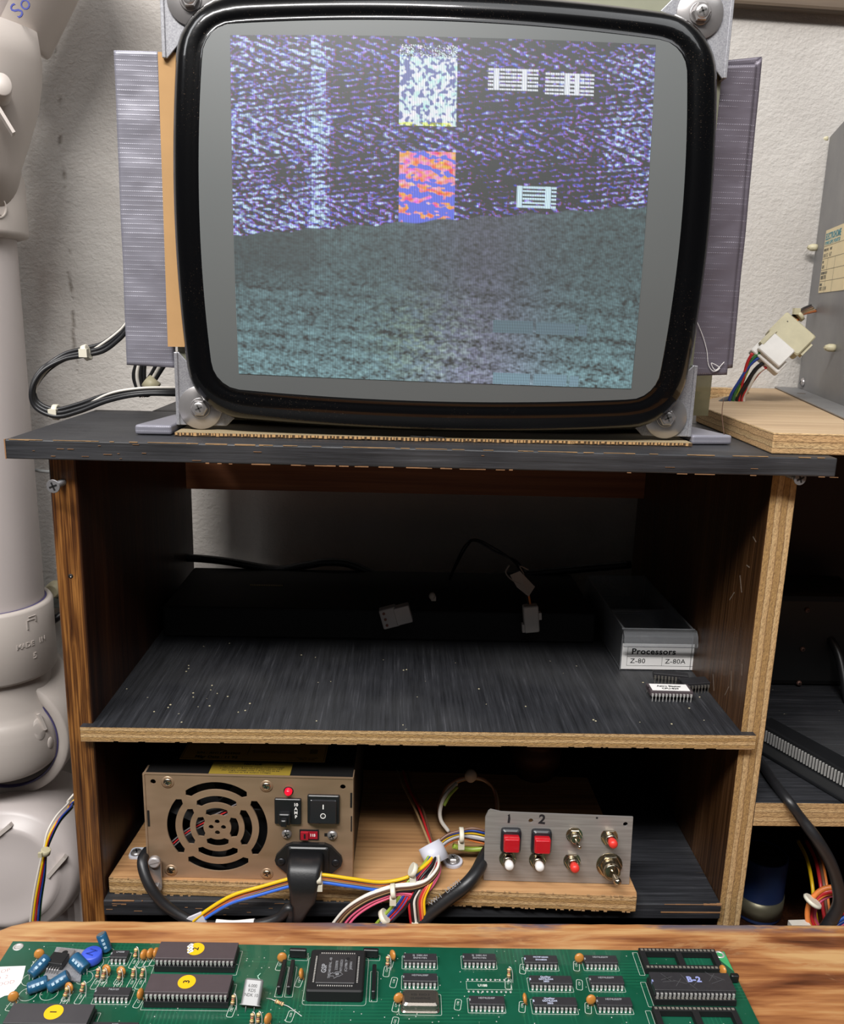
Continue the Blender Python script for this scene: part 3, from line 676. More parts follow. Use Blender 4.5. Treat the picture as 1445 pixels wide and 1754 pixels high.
# ================================================================== cardboard tray under the monitor
tr = thing('cardboard_tray', 'flattened cardboard with silver taped ends under the monitor', 'cardboard', (.03, .6, TZ1))
b0 = at(306, 688, Z=1.087)
mb = MB(); mb.prism([(-.1395, .5325), (.03, .5335), (.1895, .538), (.1895, .70), (-.1395, .70)], TZ1 + .0003, TZ1 + .0024, 0, msside=2)
rnd = random.Random(12); x = -.139
while x < .186:
    w_ = rnd.uniform(.0006, .0022); yy = .5325 + max(0, x + .0) * .028; mb.box(x, x + w_, yy - .0002, yy + .001, TZ1 + rnd.uniform(.0004, .0012), TZ1 + .0024, 1); x += w_ + rnd.uniform(.0004, .0018)
for x in (.02, .03): mb.tube([(x - .012, .5345, TZ1 + .0032), (x, .5335, TZ1 + .0028)], .0004, 5, m=3)
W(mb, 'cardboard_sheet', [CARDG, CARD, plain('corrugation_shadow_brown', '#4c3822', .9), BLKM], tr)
def tape_end(p, side):
    mb = MB(); mb.prism(p, TZ1 + .0003, TZ1 + .0066, 0); o = W(mb, 'taped_end', [TAPE], tr, bevel=.0016, seg=3); return o
tape_end([(-.1645, .5335), (-.1416, .5345), (-.1416, .66), (-.150, .62)], 0)
tape_end([(.1914, .545), (.2195, .549), (.2165, .558), (.1914, .655)], 1)
mb = MB(); mb.tube([(.215, .552, TZ1 + .006), (.2135, .556, TZ1 + .02), (.2135, .556, TZ1 + .03)], .00025, 5); W(mb, 'loose_thread', [plain('brown_hair', '#5a4032')], tr)
# ================================================================== plastic drain pipes at the left
PX, PY = -.3752, .765
def cpt(a, z, r, cx=None, cy=None):
    t = math.radians(a); nr = Vector((math.sin(t), -math.cos(t), 0)); return frame(Vector((PX if cx is None else cx, PY if cy is None else cy, z)) + nr * r, (math.cos(t), math.sin(t), 0), nr)
dp = thing('drain_pipe', 'white plastic drain stack running down the wall at the left', 'pipe', (PX, PY, 0))
W(MB().cyl((PX, PY, 1.25), (PX, PY, .86), .0445, n=72, caps=False), 'pipe', [PVC], dp)
mb = MB(); mb.lathe([(.0450, 0), (.0495, 0), (.0516, .003), (.0518, .066), (.050, .069), (.0465, .069), (.0457, .055)], (PX, PY, .8185), n=72, open_=True)
cpl = W(mb, 'coupling', [PVCG], dp)
W(MB().ring(.0446, .0462, 0, .003, (PX, PY, .8845), n=72), 'primer_ring', [PRIMER], cpl)
def curved_text(mb, s, size, cz, a0, r, m=0, ext=.0004, slope=0):
    """raised lettering round a vertical cylinder; a0 in degrees from -Y towards +X"""
    a = a0
    for ch in s:
        if ch != ' ': mb.text(ch, size, cpt(a, cz, r), m, ext, bold=.0001)
        a += math.degrees(size * .66 / r); cz += slope
mb = MB(); curved_text(mb, "MADE IN", .0065, .8545, 46, .0518); curved_text(mb, "5", .008, .842, 62, .0518)
mb.box(-.0008, .0008, -.0035, .0035, 0, .0012, M=cpt(22, .8745, .0518))
for (a, z, w_, h_) in ((56, .873, .0006, .008), (60, .8775, .004, .0006), (66, .8775, .0006, .006), (62, .8805, .004, .0005)): mb.box(-w_, w_, -h_ / 2, h_ / 2, 0, .0007, M=cpt(a, z, .0517))
W(mb, 'raised_lettering', [PVCG], cpl)
mb = MB(); mb.tube([(PX, PY, .835), (PX, PY, .80), (PX, PY, .78), (PX, PY - .001, .765), (PX, PY - .002, .745), (PX, PY, .728), (PX, PY, .708)], [.0445, .0447, .0450, .0455, .0465, .0478, .0490, .0505, .0520, .0532, .0542, .0549, .0552, .0552, .0548, .0540, .0528, .0505, .047, .041, .030, .008], 64, sub=10)
el = W(mb, 'elbow', [PVCG], dp)
mb = MB(); LM_ = cpt(58, .775, .0500) @ R(-14, 'X')
mb.lathe([(.011, -.006), (.011, .0006), (.0095, .0018), (.0001, .0018)], M=LM_ @ T(0, -.006, .001), n=30, sx=.62); mb.box(-.0012, .0012, -.0085, .0085, 0, .0035, M=LM_ @ T(.0035, 0, .0018) @ R(10, 'Z'))
mb.lathe([(.006, -.004), (.006, .0006), (.005, .0014), (.0001, .0014)], M=cpt(68, .752, .0552) @ T(0, 0, .0), n=24, sx=.6)
W(mb, 'raised_lug', [PVCG], el)
hc = Vector((-.3775, .752, .7535)); ax = Vector((.02, 1, .10)).normalized()
mb = MB(); mb.lathe([(.0575, .03), (.0585, .001), (.0600, 0), (.0670, 0), (.0685, .002), (.0695, .055), (.064, .07)], hc, ax, 80); hub = W(mb, 'hub', [PVCG], dp)
W(MB().ring(.0572, .0584, .0002, .004, hc, ax, 80), 'primer_ring', [PRIMER], hub)
# fitting at the top left
uc = Vector((-.3490, .745, 1.328)); ua = Vector((.22, -.10, .97)).normalized()
mb = MB(); mb.lathe([(.0450, -.085), (.0460, -.055), (.0500, -.035), (.0545, -.008), (.0548, .012), (.0535, .028), (.0475, .05)], uc, ua, 72); W(mb, 'wye_fitting', [PVCG], dp, label='bulging fitting at the top of the stack')
mb = MB(); mb.lathe([(.0485, -.030), (.0540, -.028), (.0545, -.024), (.0545, .018), (.0500, .028), (.046, .034)], (PX, PY, 1.2405), n=72)
cl = W(mb, 'collar', [PVCG], dp)
mb = MB(); curved_text(mb, "ASTM", .0052, 1.2505, 44, .0545); curved_text(mb, "IN", .005, 1.2585, 56, .0535)
W(mb, 'raised_lettering', [PVCG], cl)
mb = MB()
Mx = cpt(58, 1.2335, .0545); mb.ring(.0082, .0090, -.001, .0009, M=Mx, n=36); mb.text("NSF", .0045, Mx @ T(0, .0015, 0), 0, .0006); mb.prism([(-.004, -.006), (.004, -.006), (0, -.001)], 0, .0006, M=Mx)
W(mb, 'raised_emblem', [PVCG], cl)
rv = Vector((.62, -.76, .2)).normalized(); bp_ = uc + rv * .0545
mb = MB(); c3 = at(4, 145, Y=.695); FRM = frame(c3, (1, .8, 0), (.45, -.87, .15)); mb.lathe([(.0085, -.02), (.0085, .0), (.0075, .0012), (.0001, .0012)], M=FRM, n=30, sx=.8)
mb.box(-.0012, .0012, -.013, .013, -.006, .003, M=frame(at(6, 200, Y=.700), (1, .8, 0), (.45, -.87, .15)) @ R(26, 'Z'))
W(mb, 'raised_lug', [PVCG], cl)
# branch pipe with handwriting
va = Vector((.50, .02, .86)).normalized(); vb = Vector((-.3400, .760, 1.3830))
mb = MB(); mb.cyl(vb - va * .045, vb + va * .12, .0395, n=72); bpipe = W(mb, 'branch_pipe', [PVC], dp)
bc_ = vb + Vector((.004, .014, 0))
mb = MB(); mb.lathe([(.0410, .03), (.0410, -.004), (.0465, -.004), (.0480, 0), (.0480, .10)], bc_, va, 72, open_=True); W(mb, 'branch_hub', [PVCG], dp)
W(MB().ring(.0396, .0412, -.006, .05, bc_ - Vector((.0005, .006, 0)), va, 72), 'primer_ring', [PRIMER], bpipe)
wn = Vector((-.02, -1, .03)).normalized(); wc_ = at(36, 12, Y=.722)
mb = MB(); mb.text("So", .0155, frame(wc_, Vector((.72, 0, .55)), wn) @ R(8, 'Z'), 0, .0004, bold=-.0001); W(mb, 'handwriting', [BLUEINK], bpipe)
st_ = thing('cleanout_fitting', 'large round white plastic cleanout fitting at the bottom left', 'pipe fitting', (-.359, .76, .60))
lc = Vector((-.3590, .71, .6330)); la = Vector((.06, -.985, .16)).normalized()
mb = MB(); mb.lathe([(.0655, -.10), (.0665, -.02), (.064, -.007), (.058, .0), (.050, .0015), (.0485, .0045), (.0430, .0055), (.040, .0045), (.020, .0060), (.0001, .0065)], lc, la, 80)
mb.cyl((lc.x, lc.y + .06, 0), (lc.x, lc.y + .06, lc.z), .05, n=40)
cf = W(mb, 'fitting_body', [PVC], st_)
FM = frame(lc + la * .0005, (1, 0, 0), la)
mb = MB(); mb.box(-.012, .012, -.0018, .0018, 0, .007, M=FM @ T(.047, .010, 0) @ R(50, 'Z')); W(mb, 'raised_lug', [PVCG], cf)
mb = MB(); mb.box(-.008, .008, -.0018, .0018, 0, .007, M=FM @ T(.0, .046, 0) @ R(40, 'Z')); W(mb, 'raised_lug', [PVCG], cf)
# ================================================================== things on the wall at the left
cd = at(85, 1027, Y=.85); mb = MB().cyl((-.50, .85, cd.z), (-.225, .85, cd.z), .0085, n=24); tag(mb.build('conduit_pipe', plain('grey_conduit', '#8f9896', .35, .5, .05)), 'short grey metal conduit across the wall behind the drain pipe', 'conduit')
mb = MB(); mb.lathe([(.007, 0), (.008, .003), (.008, .012), (.006, .016)], at(98, 1005, Y=.845) + Vector((0, 0, .0)), (0, -1, 0), 20); tag(mb.build('conduit_clip', NYLONY), 'small beige clip above the grey conduit beside the cabinet', 'clip')
mb = MB().tube([at(40, 780, Y=.80), at(52, 800, Y=.80), at(65, 806, Y=.80), at(84, 808, Y=.80), at(110, 808, Y=.80)], .0016, 10); tag(mb.build('thin_cable', plain('grey_cable', '#8d8f8e', .5)), 'thin grey cable passing behind the left panel just below the top board', 'cable')
mb = MB().tube([at(60, 1080, Y=.795), at(90, 1063, Y=.795), at(110, 1050, Y=.80), at(140, 1040, Y=.80)], .004, 10); tag(mb.build('wall_cable', BLKRUB), 'black cable slanting behind the left panel under the grey conduit', 'cable')
# multicoloured wires down the left side
hb = thing('wire_bundle', 'loose bundle of thin coloured wires hanging down outside the left panel', 'wires', tuple(at(60, 1560, Y=.60)))
base_ = [(130, 1365, .66), (118, 1383, .64), (98, 1405, .62), (83, 1432, .61), (76, 1460, .605), (68, 1500, .602), (60, 1545, .60), (54, 1600, .60)]
for i, (c, dx, dy) in enumerate((('yellow', 0, 2), ('red', 4, 0), ('dkblue', 8, -2), ('white', -3, -7), ('green', 10, 1))):
    W(MB().tube([Vector((-.2155, .70, .80 + .001 * i))] + pp([(x + dx * (.5 + .7 * min(1, k / 7) ** 2) * (1 if k != 4 else .5), y + dy, Y + .001 * i) for k, (x, y, Y) in enumerate(base_)]), .0009, 8), 'wire', [WC[c]], hb, label=c.replace('dk', 'dark ') + ' wire')
tp = at(78, 1459, Y=.603); W(MB().lathe([(.0034, -.0022), (.0038, -.002), (.0038, .002), (.0034, .0022)], tp, (.25, 0, 1), 14).box(-.004, -.001, -.005, -.003, -.002, .002, M=T(*tp)), 'cable_tie', [NYLONY], hb)
# black cable loops behind the left guard
cb = thing('cable_bundle', 'thick bundle of black wires looping out left of the monitor', 'cable', tuple(at(150, 695, Y=.66)))
path = [(300, 520, .66), (232, 547, .66), (205, 573, .66), (178, 594, .66), (148, 603, .66), (110, 612, .66), (75, 633, .655), (56, 664, .65), (62, 692, .65), (95, 707, .65), (135, 699, .65), (185, 682, .65), (240, 672, .65), (300, 671, .655), (340, 672, .67)]
offs = [(0, 0, 0), (2, -5, .003), (-2, 5, -.002), (4, 4, .004), (-4, -2, .004)]
for i, (dx, dy, dY) in enumerate(offs):
    W(MB().tube(pp([(x + dx * math.cos(k * .8 + i) * .7 + (dx if 5 < k < 9 else 0), y + dy * (1 - .3 * math.sin(k + i)), Y + dY) for k, (x, y, Y) in enumerate(path)]), .0017, 10), 'wire', [BLKRUB], cb)
W(MB().tube(pp([(x + (5 if 5 < k < 9 else 0), y - 7 + (9 if 3 < k < 11 else 0), Y + (.003 if 3 < k < 11 else -.001)) for k, (x, y, Y) in enumerate(path)]), .0010, 8), 'wire', [WC['white']], cb, label='off-white wire of the bundle')
for (x, y, d) in ((148, 604, (1, 0, .35)), (96, 706, (1, 0, 0))):
    p = at(x, y, Y=.655); W(MB().lathe([(.0052, -.002), (.006, -.0018), (.006, .0018), (.0052, .002)], p, d, 16).box(-.003, .003, -.008, -.003, -.003, .003, M=T(*p)), 'cable_tie', [NYLON], cb)
cb2 = thing('cable_bundle', 'short striped wires hanging below the left guard toward the bracket', 'cable', tuple(at(245, 668, Y=.70)))
for i in range(4):
    W(MB().tube(pp([(240 + i * 3, 605, .70), (229 + i * 6, 640, .70), (234 + i * 5, 664, .70), (242 + i * 4, 680, .70)]), .0016, 8), 'wire', [BLKRUB if i != 1 else WC['white']], cb2)
for i in range(3):
    W(MB().tube(pp([(285 - i * 7, 620, .695), (272 - i * 6, 640, .695), (262 - i * 6, 656, .695), (250 - i * 5, 676, .695)]), .0018, 8), 'wire', [BLKRUB if i != 1 else WC['white']], cb2)
p = at(259, 656, Y=.692); W(MB().cyl(p + Vector((-.004, 0, .002)), p + Vector((.004, 0, -.0045)), .0055, n=14), 'cable_tie', [NYLONY], cb2)
# ================================================================== plywood block with the old chassis, right
PZ0, PZ1 = TZ1 + .0003, 1.0935
Q = lambda x, y: tuple(at(x, y, Z=PZ1)[:2])
poly = [(.2300, .5146), (.62, .5146), (.62, .862), (.262, .862), Q(1212, 664), Q(1240, 664), Q(1272, 667), Q(1284, 672), Q(1274, 678), Q(1238, 679), Q(1218, 682), Q(1203, 688), Q(1194, 694)]
poly[0] = Q(1326, 741); poly[1] = (.62, Q(1326, 741)[1])
mb = MB(); dY = .5146 - Q(1326, 741)[1]
poly = [(x, y + (dY if i < 2 else 0)) for i, (x, y) in enumerate(poly)]
mb.prism(poly, PZ0, PZ1, 0, msside=1); tag(mb.build('plywood_block', [PLYTOP2, PLYT], bevel=.0008), 'thick bare plywood block with a round notch on the right end of the top board', 'plywood')
c0_ = at(1367, 661, Z=PZ1); c1_ = at(1445, 691, Z=PZ1)
d = Vector((c1_.x - c0_.x, c1_.y - c0_.y, 0)).normalized(); c0_ = Vector((c0_.x, c0_.y, PZ1)) if c0_.y < .812 else c0_ - d * 0 + d * ((.860 - c0_.y) / d.y)
c0_ = Vector((.4045, .8590, PZ1 + .0004)); n_ = Vector((-d.y, d.x, 0)); n_ = n_ if n_.x > 0 else -n_
ch = thing('metal_chassis', 'open grey sheet metal chassis standing on the plywood block at the right', 'chassis', tuple(c0_ + n_ * .1 + d * .12))
# local frame: x along d (towards camera), y = n_ (to the right), z up
CM = Matrix((d, n_, (0, 0, 1))).transposed().to_4x4(); CM.translation = c0_
H = .238; Ln = .29
mb = MB(); mb.prism([(0, 0), (Ln, 0), (Ln, H + .02), (.0, H)], 0, .0014, M=CM @ Matrix(((1, 0, 0, 0), (0, 0, 1, 0), (0, 1, 0, 0), (0, 0, 0, 1))))
mb.box(0, Ln, -.022, 0, 0, .0014, M=CM); W(mb, 'side_plate', [CHASSIS], ch, bevel=.0004)
mb = MB().box(0, Ln, .0014, .2, .03, .0315, M=CM).box(.2, .2014, .0014, .2, .03, .12, M=CM); W(mb, 'base_plate', [CHASSIS], ch)
def onch(x, y, lift=0):
    """pixel -> point on the chassis side plane"""
    D = FWD + RGT * ((x - 722.5) / F_PX) - UPV * ((y - 877) / F_PX); t = (c0_ - CAM).dot(n_) / D.dot(n_); return CAM + D * t - n_ * lift
for x, y in ((1417, 238), (1399, 424), (1378, 596), (1430, 596)):
    p = onch(x, y); W(MB().lathe([(.003, 0), (.0034, .002), (.0034, .005), (.002, .0085)], p, -n_, 14).box(-.0025, .0025, -.0006, .0006, .005, .009, M=frame(p, d, -n_)), 'nylon_standoff', [NYLONY], ch)
p = onch(1376, 655); mb = MB(); phillips(mb, frame(p, d, -n_), .0045, .003, 0, 1); W(mb, 'machine_screw', [ZINC, BLACKDOT], ch)
p = at(1372, 674, Z=PZ1 + .0018); mb = MB().lathe([(.0035, 0), (.003, .0002)], (p.x, p.y, PZ1 + .0018), n=16, sx=1.2); W(mb, 'slotted_hole', [plain('shadowed_rust_hole', '#55493c', .8)], ch)
# paper rating label
A0 = onch(1402, 502, .0003); A1 = onch(1402, 415, .0003); LM = frame(A0, d, -n_)
# local: x along d to the camera; label up is local y -> need z-up
LM = Matrix((d, Vector((0, 0, 1)), -n_)).transposed().to_4x4(); LM.translation = A0
lh = (A1 - A0).length; ll = .095
LBL = plain('aged_cream_label', '#d8c7a0', .7, 0, .05, 60); TEALINK = plain('teal_print', '#4d7f88', .7)
mb = MB().box(0, ll, 0, lh, 0, .0003, 0, M=LM)
for f_ in (.74, .54, .36, .18): mb.box(0.001, ll - .001, lh * f_, lh * f_ + .0003, .0003, .0004, 2, M=LM)
for x_ in (.022, .05): mb.box(x_, x_ + .0003, lh * .0, lh * .54, .0003, .0004, 2, M=LM)
mb.text("ELECTROHOME", lh * .145, LM @ T(.0025, lh * .885, .0004), 1, align='LEFT', bold=.0002)
mb.text("POWER SUPPLY MONITOR", lh * .085, LM @ T(.0025, lh * .785, .0004), 1, align='LEFT')
for (tx, x_, f_, z_) in (("MODEL NO.", .002, .68, .06), ("PART", .026, .68, .06), ("0 0 11 2", .003, .59, .09), ("4.17", .025, .59, .09), ("REF", .002, .49, .06), ("6911", .003, .41, .08), ("DISTRIBUTOR", .002, .31, .06), ("00017776", .003, .24, .09), ("V", .024, .31, .06), ("SERIAL", .002, .13, .06), ("0973  51  W", .003, .06, .09)):
    mb.text(tx, lh * z_, LM @ T(x_, lh * f_, .0004), 2, align='LEFT')
W(mb, 'paper_label', [LBL, TEALINK, plain('grey_print', '#55534c', .7)], ch, label='cream paper rating label')
# connector with wires between the hole and the chassis
cn = thing('wire_connector', 'yellowed white plug and socket joining two wire bunches beside the chassis', 'connector', tuple(at(1262, 676, Z=PZ1)))
a_ = at(1308, 617, Y=.70); b_ = at(1362, 563, Y=.70); dv = (b_ - a_).normalized(); CF = frame((a_ + b_) / 2, dv, Vector((-.15, -1, .35)))
mb = MB(); mb.rbox(.000, .022, -.0165, .0145, -.006, .006, .002, M=CF); mb.box(.004, .016, -.019, -.016, -.003, .003, M=CF); mb.box(-.012, .004, .009, .013, .002, .0075, M=CF); W(mb, 'socket_housing', [NYLONY], cn, label='yellowed socket half')
mb = MB(); mb.rbox(-.017, .0015, -.0125, .0105, -.0045, .0075, .0015, M=CF); mb.rbox(-.020, -.008, -.0155, .0135, -.006, .003, .0015, M=CF); W(mb, 'plug_housing', [plain('milky_nylon', '#dedbd6', .4)], cn, label='milky white plug half')
for i, (c, x0, y0, x1, y1) in enumerate((('dkblue', 1250, 684, 1310, 606), ('green', 1256, 684, 1303, 602), ('lime', 1262, 684, 1305, 598), ('black', 1262, 686, 1316, 615), ('red', 1270, 684, 1322, 623), ('black', 1268, 684, 1312, 619), ('white', 1274, 684, 1308, 630), ('red', 1266, 684, 1288, 605))):
    W(MB().tube(pp([(x0, y0 + 14, .715), (x0, y0 - 4, .712), (x0 + (x1 - x0) * .28, y0 + (y1 - y0) * .42, .705), (x0 + (x1 - x0) * .6, y0 + (y1 - y0) * .78, .70), (x1, y1, .697)]), .0013, 8), 'wire', [WC[c]], cn, label=c.replace('dk', 'dark ') + ' wire')
for i, (c, dx, dy) in enumerate((('black', 0, -4), ('tan', 4, 1), ('brown', 2, -1), ('tan', 8, 4), ('orange', 10, 6))):
    W(MB().tube(pp([(1347 + dx, 556 + dy, .70), (1356 + dx * .8, 545 + dy * .8, .705), (1367 + dx * .4, 538 + dy, .725), (1376, 532 + dy, .77), (1388 + dx, 527 + dy, .825)]), .0011, 8), 'wire', [WC[c]], cn)
p = at(1368, 541, Y=.706); W(MB().lathe([(.0042, -.0016), (.005, -.0014), (.005, .0014), (.0042, .0016)], p, (.7, 0, .6), 14).box(-.006, -.001, -.004, .0, .001, .006, M=T(*p)), 'cable_tie', [NYLONY], cn)
# translucent bracket & dark cable under the right guard
p = at(1198, 668, Y=.60); mb = MB().box(-.0075, .0075, -.001, .001, -.018, .014, M=T(*p)); tag(mb.build('plastic_tab', [plain('yellowed_clear_plastic', '#a8a07c', .3, 0, .1, 60, 0, Alpha=.8)]), 'yellowish plastic tab poking out below the right guard of the monitor', 'tab')
mb = MB().tube(pp([(1175, 700, .64), (1187, 695, .63), (1192, 680, .625), (1196, 672, .625)]), .0022, 10); tag(mb.build('short_cable', BLKRUB), 'short black cable end behind the lower right corner bracket', 'cable')
mb = MB().tube([(.262, .70, PZ0 + .004), (.275, .715, PZ0 + .009), (.29, .735, PZ0 + .01), (.305, .755, PZ0 + .004)], .006, 12); tag(mb.build('notch_hose', plain('grey_black_hose', '#2c2b2c', .5)), 'dark hose lying inside the notch of the plywood block', 'hose')
# ================================================================== on the middle shelf
bc = thing('black_case', 'long low black case along the back of the middle shelf', 'case', (-.01, .73, SZ))
mb = MB().box(-.192, .170, .673, .784, SZ + .0003, .9165, 0); W(mb, 'body', [plain('satin_black_case', '#070606', .8, 0, .1, 20)], bc, bevel=.002)
mb = MB()
a_ = at(428, 1003, Z=.9168)
for i in range(19):
    mb.box(i * .00155, i * .00155 + .0007, 0, .003, 0, .0004, M=T(a_.x, a_.y, .9166))
W(mb, 'contact_strip', [plain('brass_contacts', '#a08c58', .5, .5)], bc)
mb = MB().tube([(-.24, .79, .975)] + [at(x, y, Y=.788) for x, y in ((240, 955), (330, 956), (390, 962), (470, 975), (560, 963), (600, 968), (650, 990), (700, 996), (800, 992), (900, 983), (1000, 974), (1080, 965))] + [(.232, .786, .945)], .0042, 10)
mb = MB().tube([at(x, y, Y=.782) for x, y in ((262, 955), (330, 956), (390, 962), (470, 975), (520, 969), (560, 963), (600, 967), (650, 988), (700, 994), (800, 990), (900, 983), (1000, 974), (1080, 967))], .0038, 10)
tag(mb.build('power_cable', BLKRUB), 'thick black cable waving along the wall above the black case', 'cable')
lw = thing('connector_lead', 'twisted dark wire pair arching to a white plug over the black case', 'wire lead', tuple(at(908, 1080, Y=.668)))
for k in (0, 5):
    W(MB().tube(pp([(765 + k * .6, 1000, .77), (778, 970 + k, .74), (795 + k, 935, .72), (815, 924 + k * .5, .71), (850, 941 + k, .70), (880 + k, 962, .69), (893 + k, 985, .68), (900 + k, 1015, .672), (906 + k * .7, 1040, .666)]), .0009, 8), 'wire', [WC['black']], lw)
W(MB().tube(pp([(896, 985, .679), (903, 1010, .671), (909, 1040, .6655)]), .0009, 8), 'wire', [WC['orange']], lw, label='orange wire')
FR = FRONT(at(909, 1059, Y=.664)) @ R(6, 'Z')
mb = MB(); mb.rbox(-.0062, .0062, -.0115, .0115, -.004, .004, .0015, M=FR); mb.box(.004, .0085, -.001, .005, -.002, .003, M=FR); mb.box(-.008, -.005, -.011, -.004, -.003, .003, M=FR)
W(mb, 'plug', [plain('dusty_nylon', '#b0a8a2', .5)], lw)
rb = MB().tube(pp([(872, 968, .672), (866, 980, .671), (875, 992, .668), (893, 1000, .666), (897, 985, .668), (890, 970, .67), (905, 976, .67)]), .0006, 6)
rb.add([at(873, 985, Y=.6675), at(890, 978, Y=.6655), at(916, 1005, Y=.664), at(905, 1022, Y=.664), at(885, 1006, Y=.6665)], [(0, 1, 2, 3, 4)]); rb2 = [at(873, 985, Y=.669), at(890, 978, Y=.667), at(916, 1005, Y=.6655), at(905, 1022, Y=.6655), at(885, 1006, Y=.668)]
rb.add(rb2, [(4, 3, 2, 1, 0)])
tag(rb.build('torn_tape_scrap', [plain('cloudy_tape', '#8f877f', .5, 0, .1, 50, 0, Alpha=.75)]), 'crumpled clear tape scrap wrapped round the arching wire pair', 'tape')
FR = FRONT(at(677, 1054, Y=.664)) @ R(16, 'Z')
fc = thing('loose_plug', 'loose white three-way plug in front of the black case', 'plug', tuple(at(677, 1075, Y=.664)))
mb = MB(); mb.rbox(-.012, .002, -.0085, .0085, -.004, .004, .0012, M=FR); mb.rbox(.0, .013, -.0075, .0075, -.003, .0055, .001, M=FR); W(mb, 'housing', [plain('dusty_nylon_grey', '#a8a09c', .5)], fc)
mb = MB()
for y_ in (-.0052, 0, .0052): mb.cyl(FR @ Vector((-.0085, y_, .0035)), FR @ Vector((-.0085, y_, .0045)), .0012, n=10)
W(mb, 'contact', [plain('rust_contact', '#6a3a2c', .6)], fc)
p = at(740, 1021, Y=.672); tag(MB().ball(tuple(p), .0028, 12, sc_=(1, .8, 1.2)).box(-.0008, .0032, -.001, .001, -.004, 0, M=T(*p)).build('tie_end', plain('dull_tie', '#8f8880', .5)), 'tiny pale cable tie end left of the arching wires', 'cable tie')
# clear parts drawer
n = N('clear_styrene')
n.b.inputs['Transmission Weight'].default_value = 1; n.b.inputs['IOR'].default_value = 1.3
CLR = n.set('#f4f6f8', .04)
CLR.use_nodes = True
nt = CLR.node_tree; out = nt.nodes['Material Output']; tr_ = nt.nodes.new('ShaderNodeBsdfTransparent'); gl_ = nt.nodes.new('ShaderNodeBsdfGlossy'); gl_.inputs['Roughness'].default_value = .06; mx = nt.nodes.new('ShaderNodeMixShader'); lwt = nt.nodes.new('ShaderNodeLayerWeight'); lwt.inputs[0].default_value = .28
tr_.inputs[0].default_value = (.92, .93, .94, 1)
nt.links.new(lwt.outputs['Fresnel'], mx.inputs[0]); nt.links.new(tr_.outputs[0], mx.inputs[1]); nt.links.new(gl_.outputs[0], mx.inputs[2]); df_ = nt.nodes.new('ShaderNodeBsdfDiffuse'); df_.inputs[0].default_value = (.75, .77, .8, 1); mx2 = nt.nodes.new('ShaderNodeMixShader'); mx2.inputs[0].default_value = .10; nt.links.new(mx.outputs[0], mx2.inputs[1]); nt.links.new(df_.outputs[0], mx2.inputs[2]); nt.links.new(mx2.outputs[0], out.inputs[0])
dr = thing('parts_drawer', 'clear plastic parts drawer with a white label on the middle shelf', 'drawer', (.206, .69, SZ))
DX0, DX1, DY0, DY1, DZ0, DZ1 = .1785, .2342, .6195, .757, SZ + .0004, .924
t_ = .0013; mb = MB()
mb.box(DX0, DX1, DY0, DY1, DZ0, DZ0 + t_); mb.box(DX0, DX0 + t_, DY0, DY1, DZ0 + t_, DZ1); mb.box(DX1 - t_, DX1, DY0, DY1, DZ0 + t_, DZ1)
mb.box(DX0 + t_, DX1 - t_, DY1 - t_, DY1, DZ0 + t_, DZ1); mb.box(DX0 + t_, DX1 - t_, DY0, DY0 + t_, DZ0 + t_, DZ1)
db = W(mb, 'drawer_body', [CLR], dr, bevel=.0003)
n = N('clear_styrene_edge'); EDG = n.set('#a5a7aa', .12, 0, Alpha=.45)
# rolled finger lip across the front
vs = []; prof = [(0, 0), (-.005, .0006), (-.0085, -.003), (-.0095, -.008), (-.0095, -.0115), (-.0083, -.0115), (-.0083, -.008), (-.0075, -.0037), (-.0045, -.0008), (0, -.0013)]
mb = MB()
for i in range(len(prof)): pass
vs = [(x, DY0 + a, DZ1 + b) for x in (DX0 - .001, DX1 + .0008) for a, b in prof]; k = len(prof)
mb.add(vs, [(i, (i + 1) % k, k + (i + 1) % k, k + i) for i in range(k)] + [tuple(range(k)), tuple(range(k, 2 * k))[::-1]], 0, False)
W(mb, 'finger_lip', [CLR], dr)
mb = MB()
mb.box(DX0 - .001, DX1 + .0008, DY0 - .0006, DY0, DZ1 + .0001, DZ1 + .0006); mb.box(DX0, DX0 + .0006, DY0, DY1, DZ1, DZ1 + .0004); mb.box(DX1 - .0006, DX1, DY0, DY1, DZ1, DZ1 + .0004); mb.box(DX0, DX1, DY1 - .0006, DY1, DZ1, DZ1 + .0004)
mb.box(DX0 - .0002, DX0 + .0004, DY0 - .0003, DY0 + .0003, DZ0, DZ1); mb.box(DX1 - .0004, DX1 + .0002, DY0 - .0003, DY0 + .0003, DZ0, DZ1)
W(mb, 'rim', [EDG], dr, label='bright moulded edges')
mb = MB().box(DX0 + t_, DX1 - t_, .688, .6895, DZ0 + t_, .9155); W(mb, 'divider', [CLR], dr)
mb = MB(); L0, L1, Z0_, Z1_ = at(1063, 1140, Y=DY0).x, at(1196, 1140, Y=DY0).x, at(1062, 1145, Y=DY0).z, at(1062, 1097, Y=DY0).z
Z0_ = DZ0 + .0006; Z1_ = DZ1 - .0122; LM = FRONT((0, DY0 - .0003, 0)); Lw = L1 - L0; Lh = Z1_ - Z0_
def fx(x, z): return FRONT((L0 + Lw * x, DY0 - .0004, Z0_ + Lh * z))
mb.box(L0, L1, DY0 - .0003, DY0, Z0_, Z1_, 0)
def line(x0, z0, x1, z1): 
    mb.box(L0 + Lw * min(x0, x1) - .0001, L0 + Lw * max(x0, x1) + .0001, DY0 - .0004, DY0 - .0003, Z0_ + Lh * min(z0, z1) - .0001, Z0_ + Lh * max(z0, z1) + .0001, 1)
for a in ((.07, .14, .97, .14), (.07, .5, .97, .5), (.07, .88, .97, .88), (.07, .14, .07, .88), (.97, .14, .97, .88), (.52, .14, .52, .5)): line(*a)
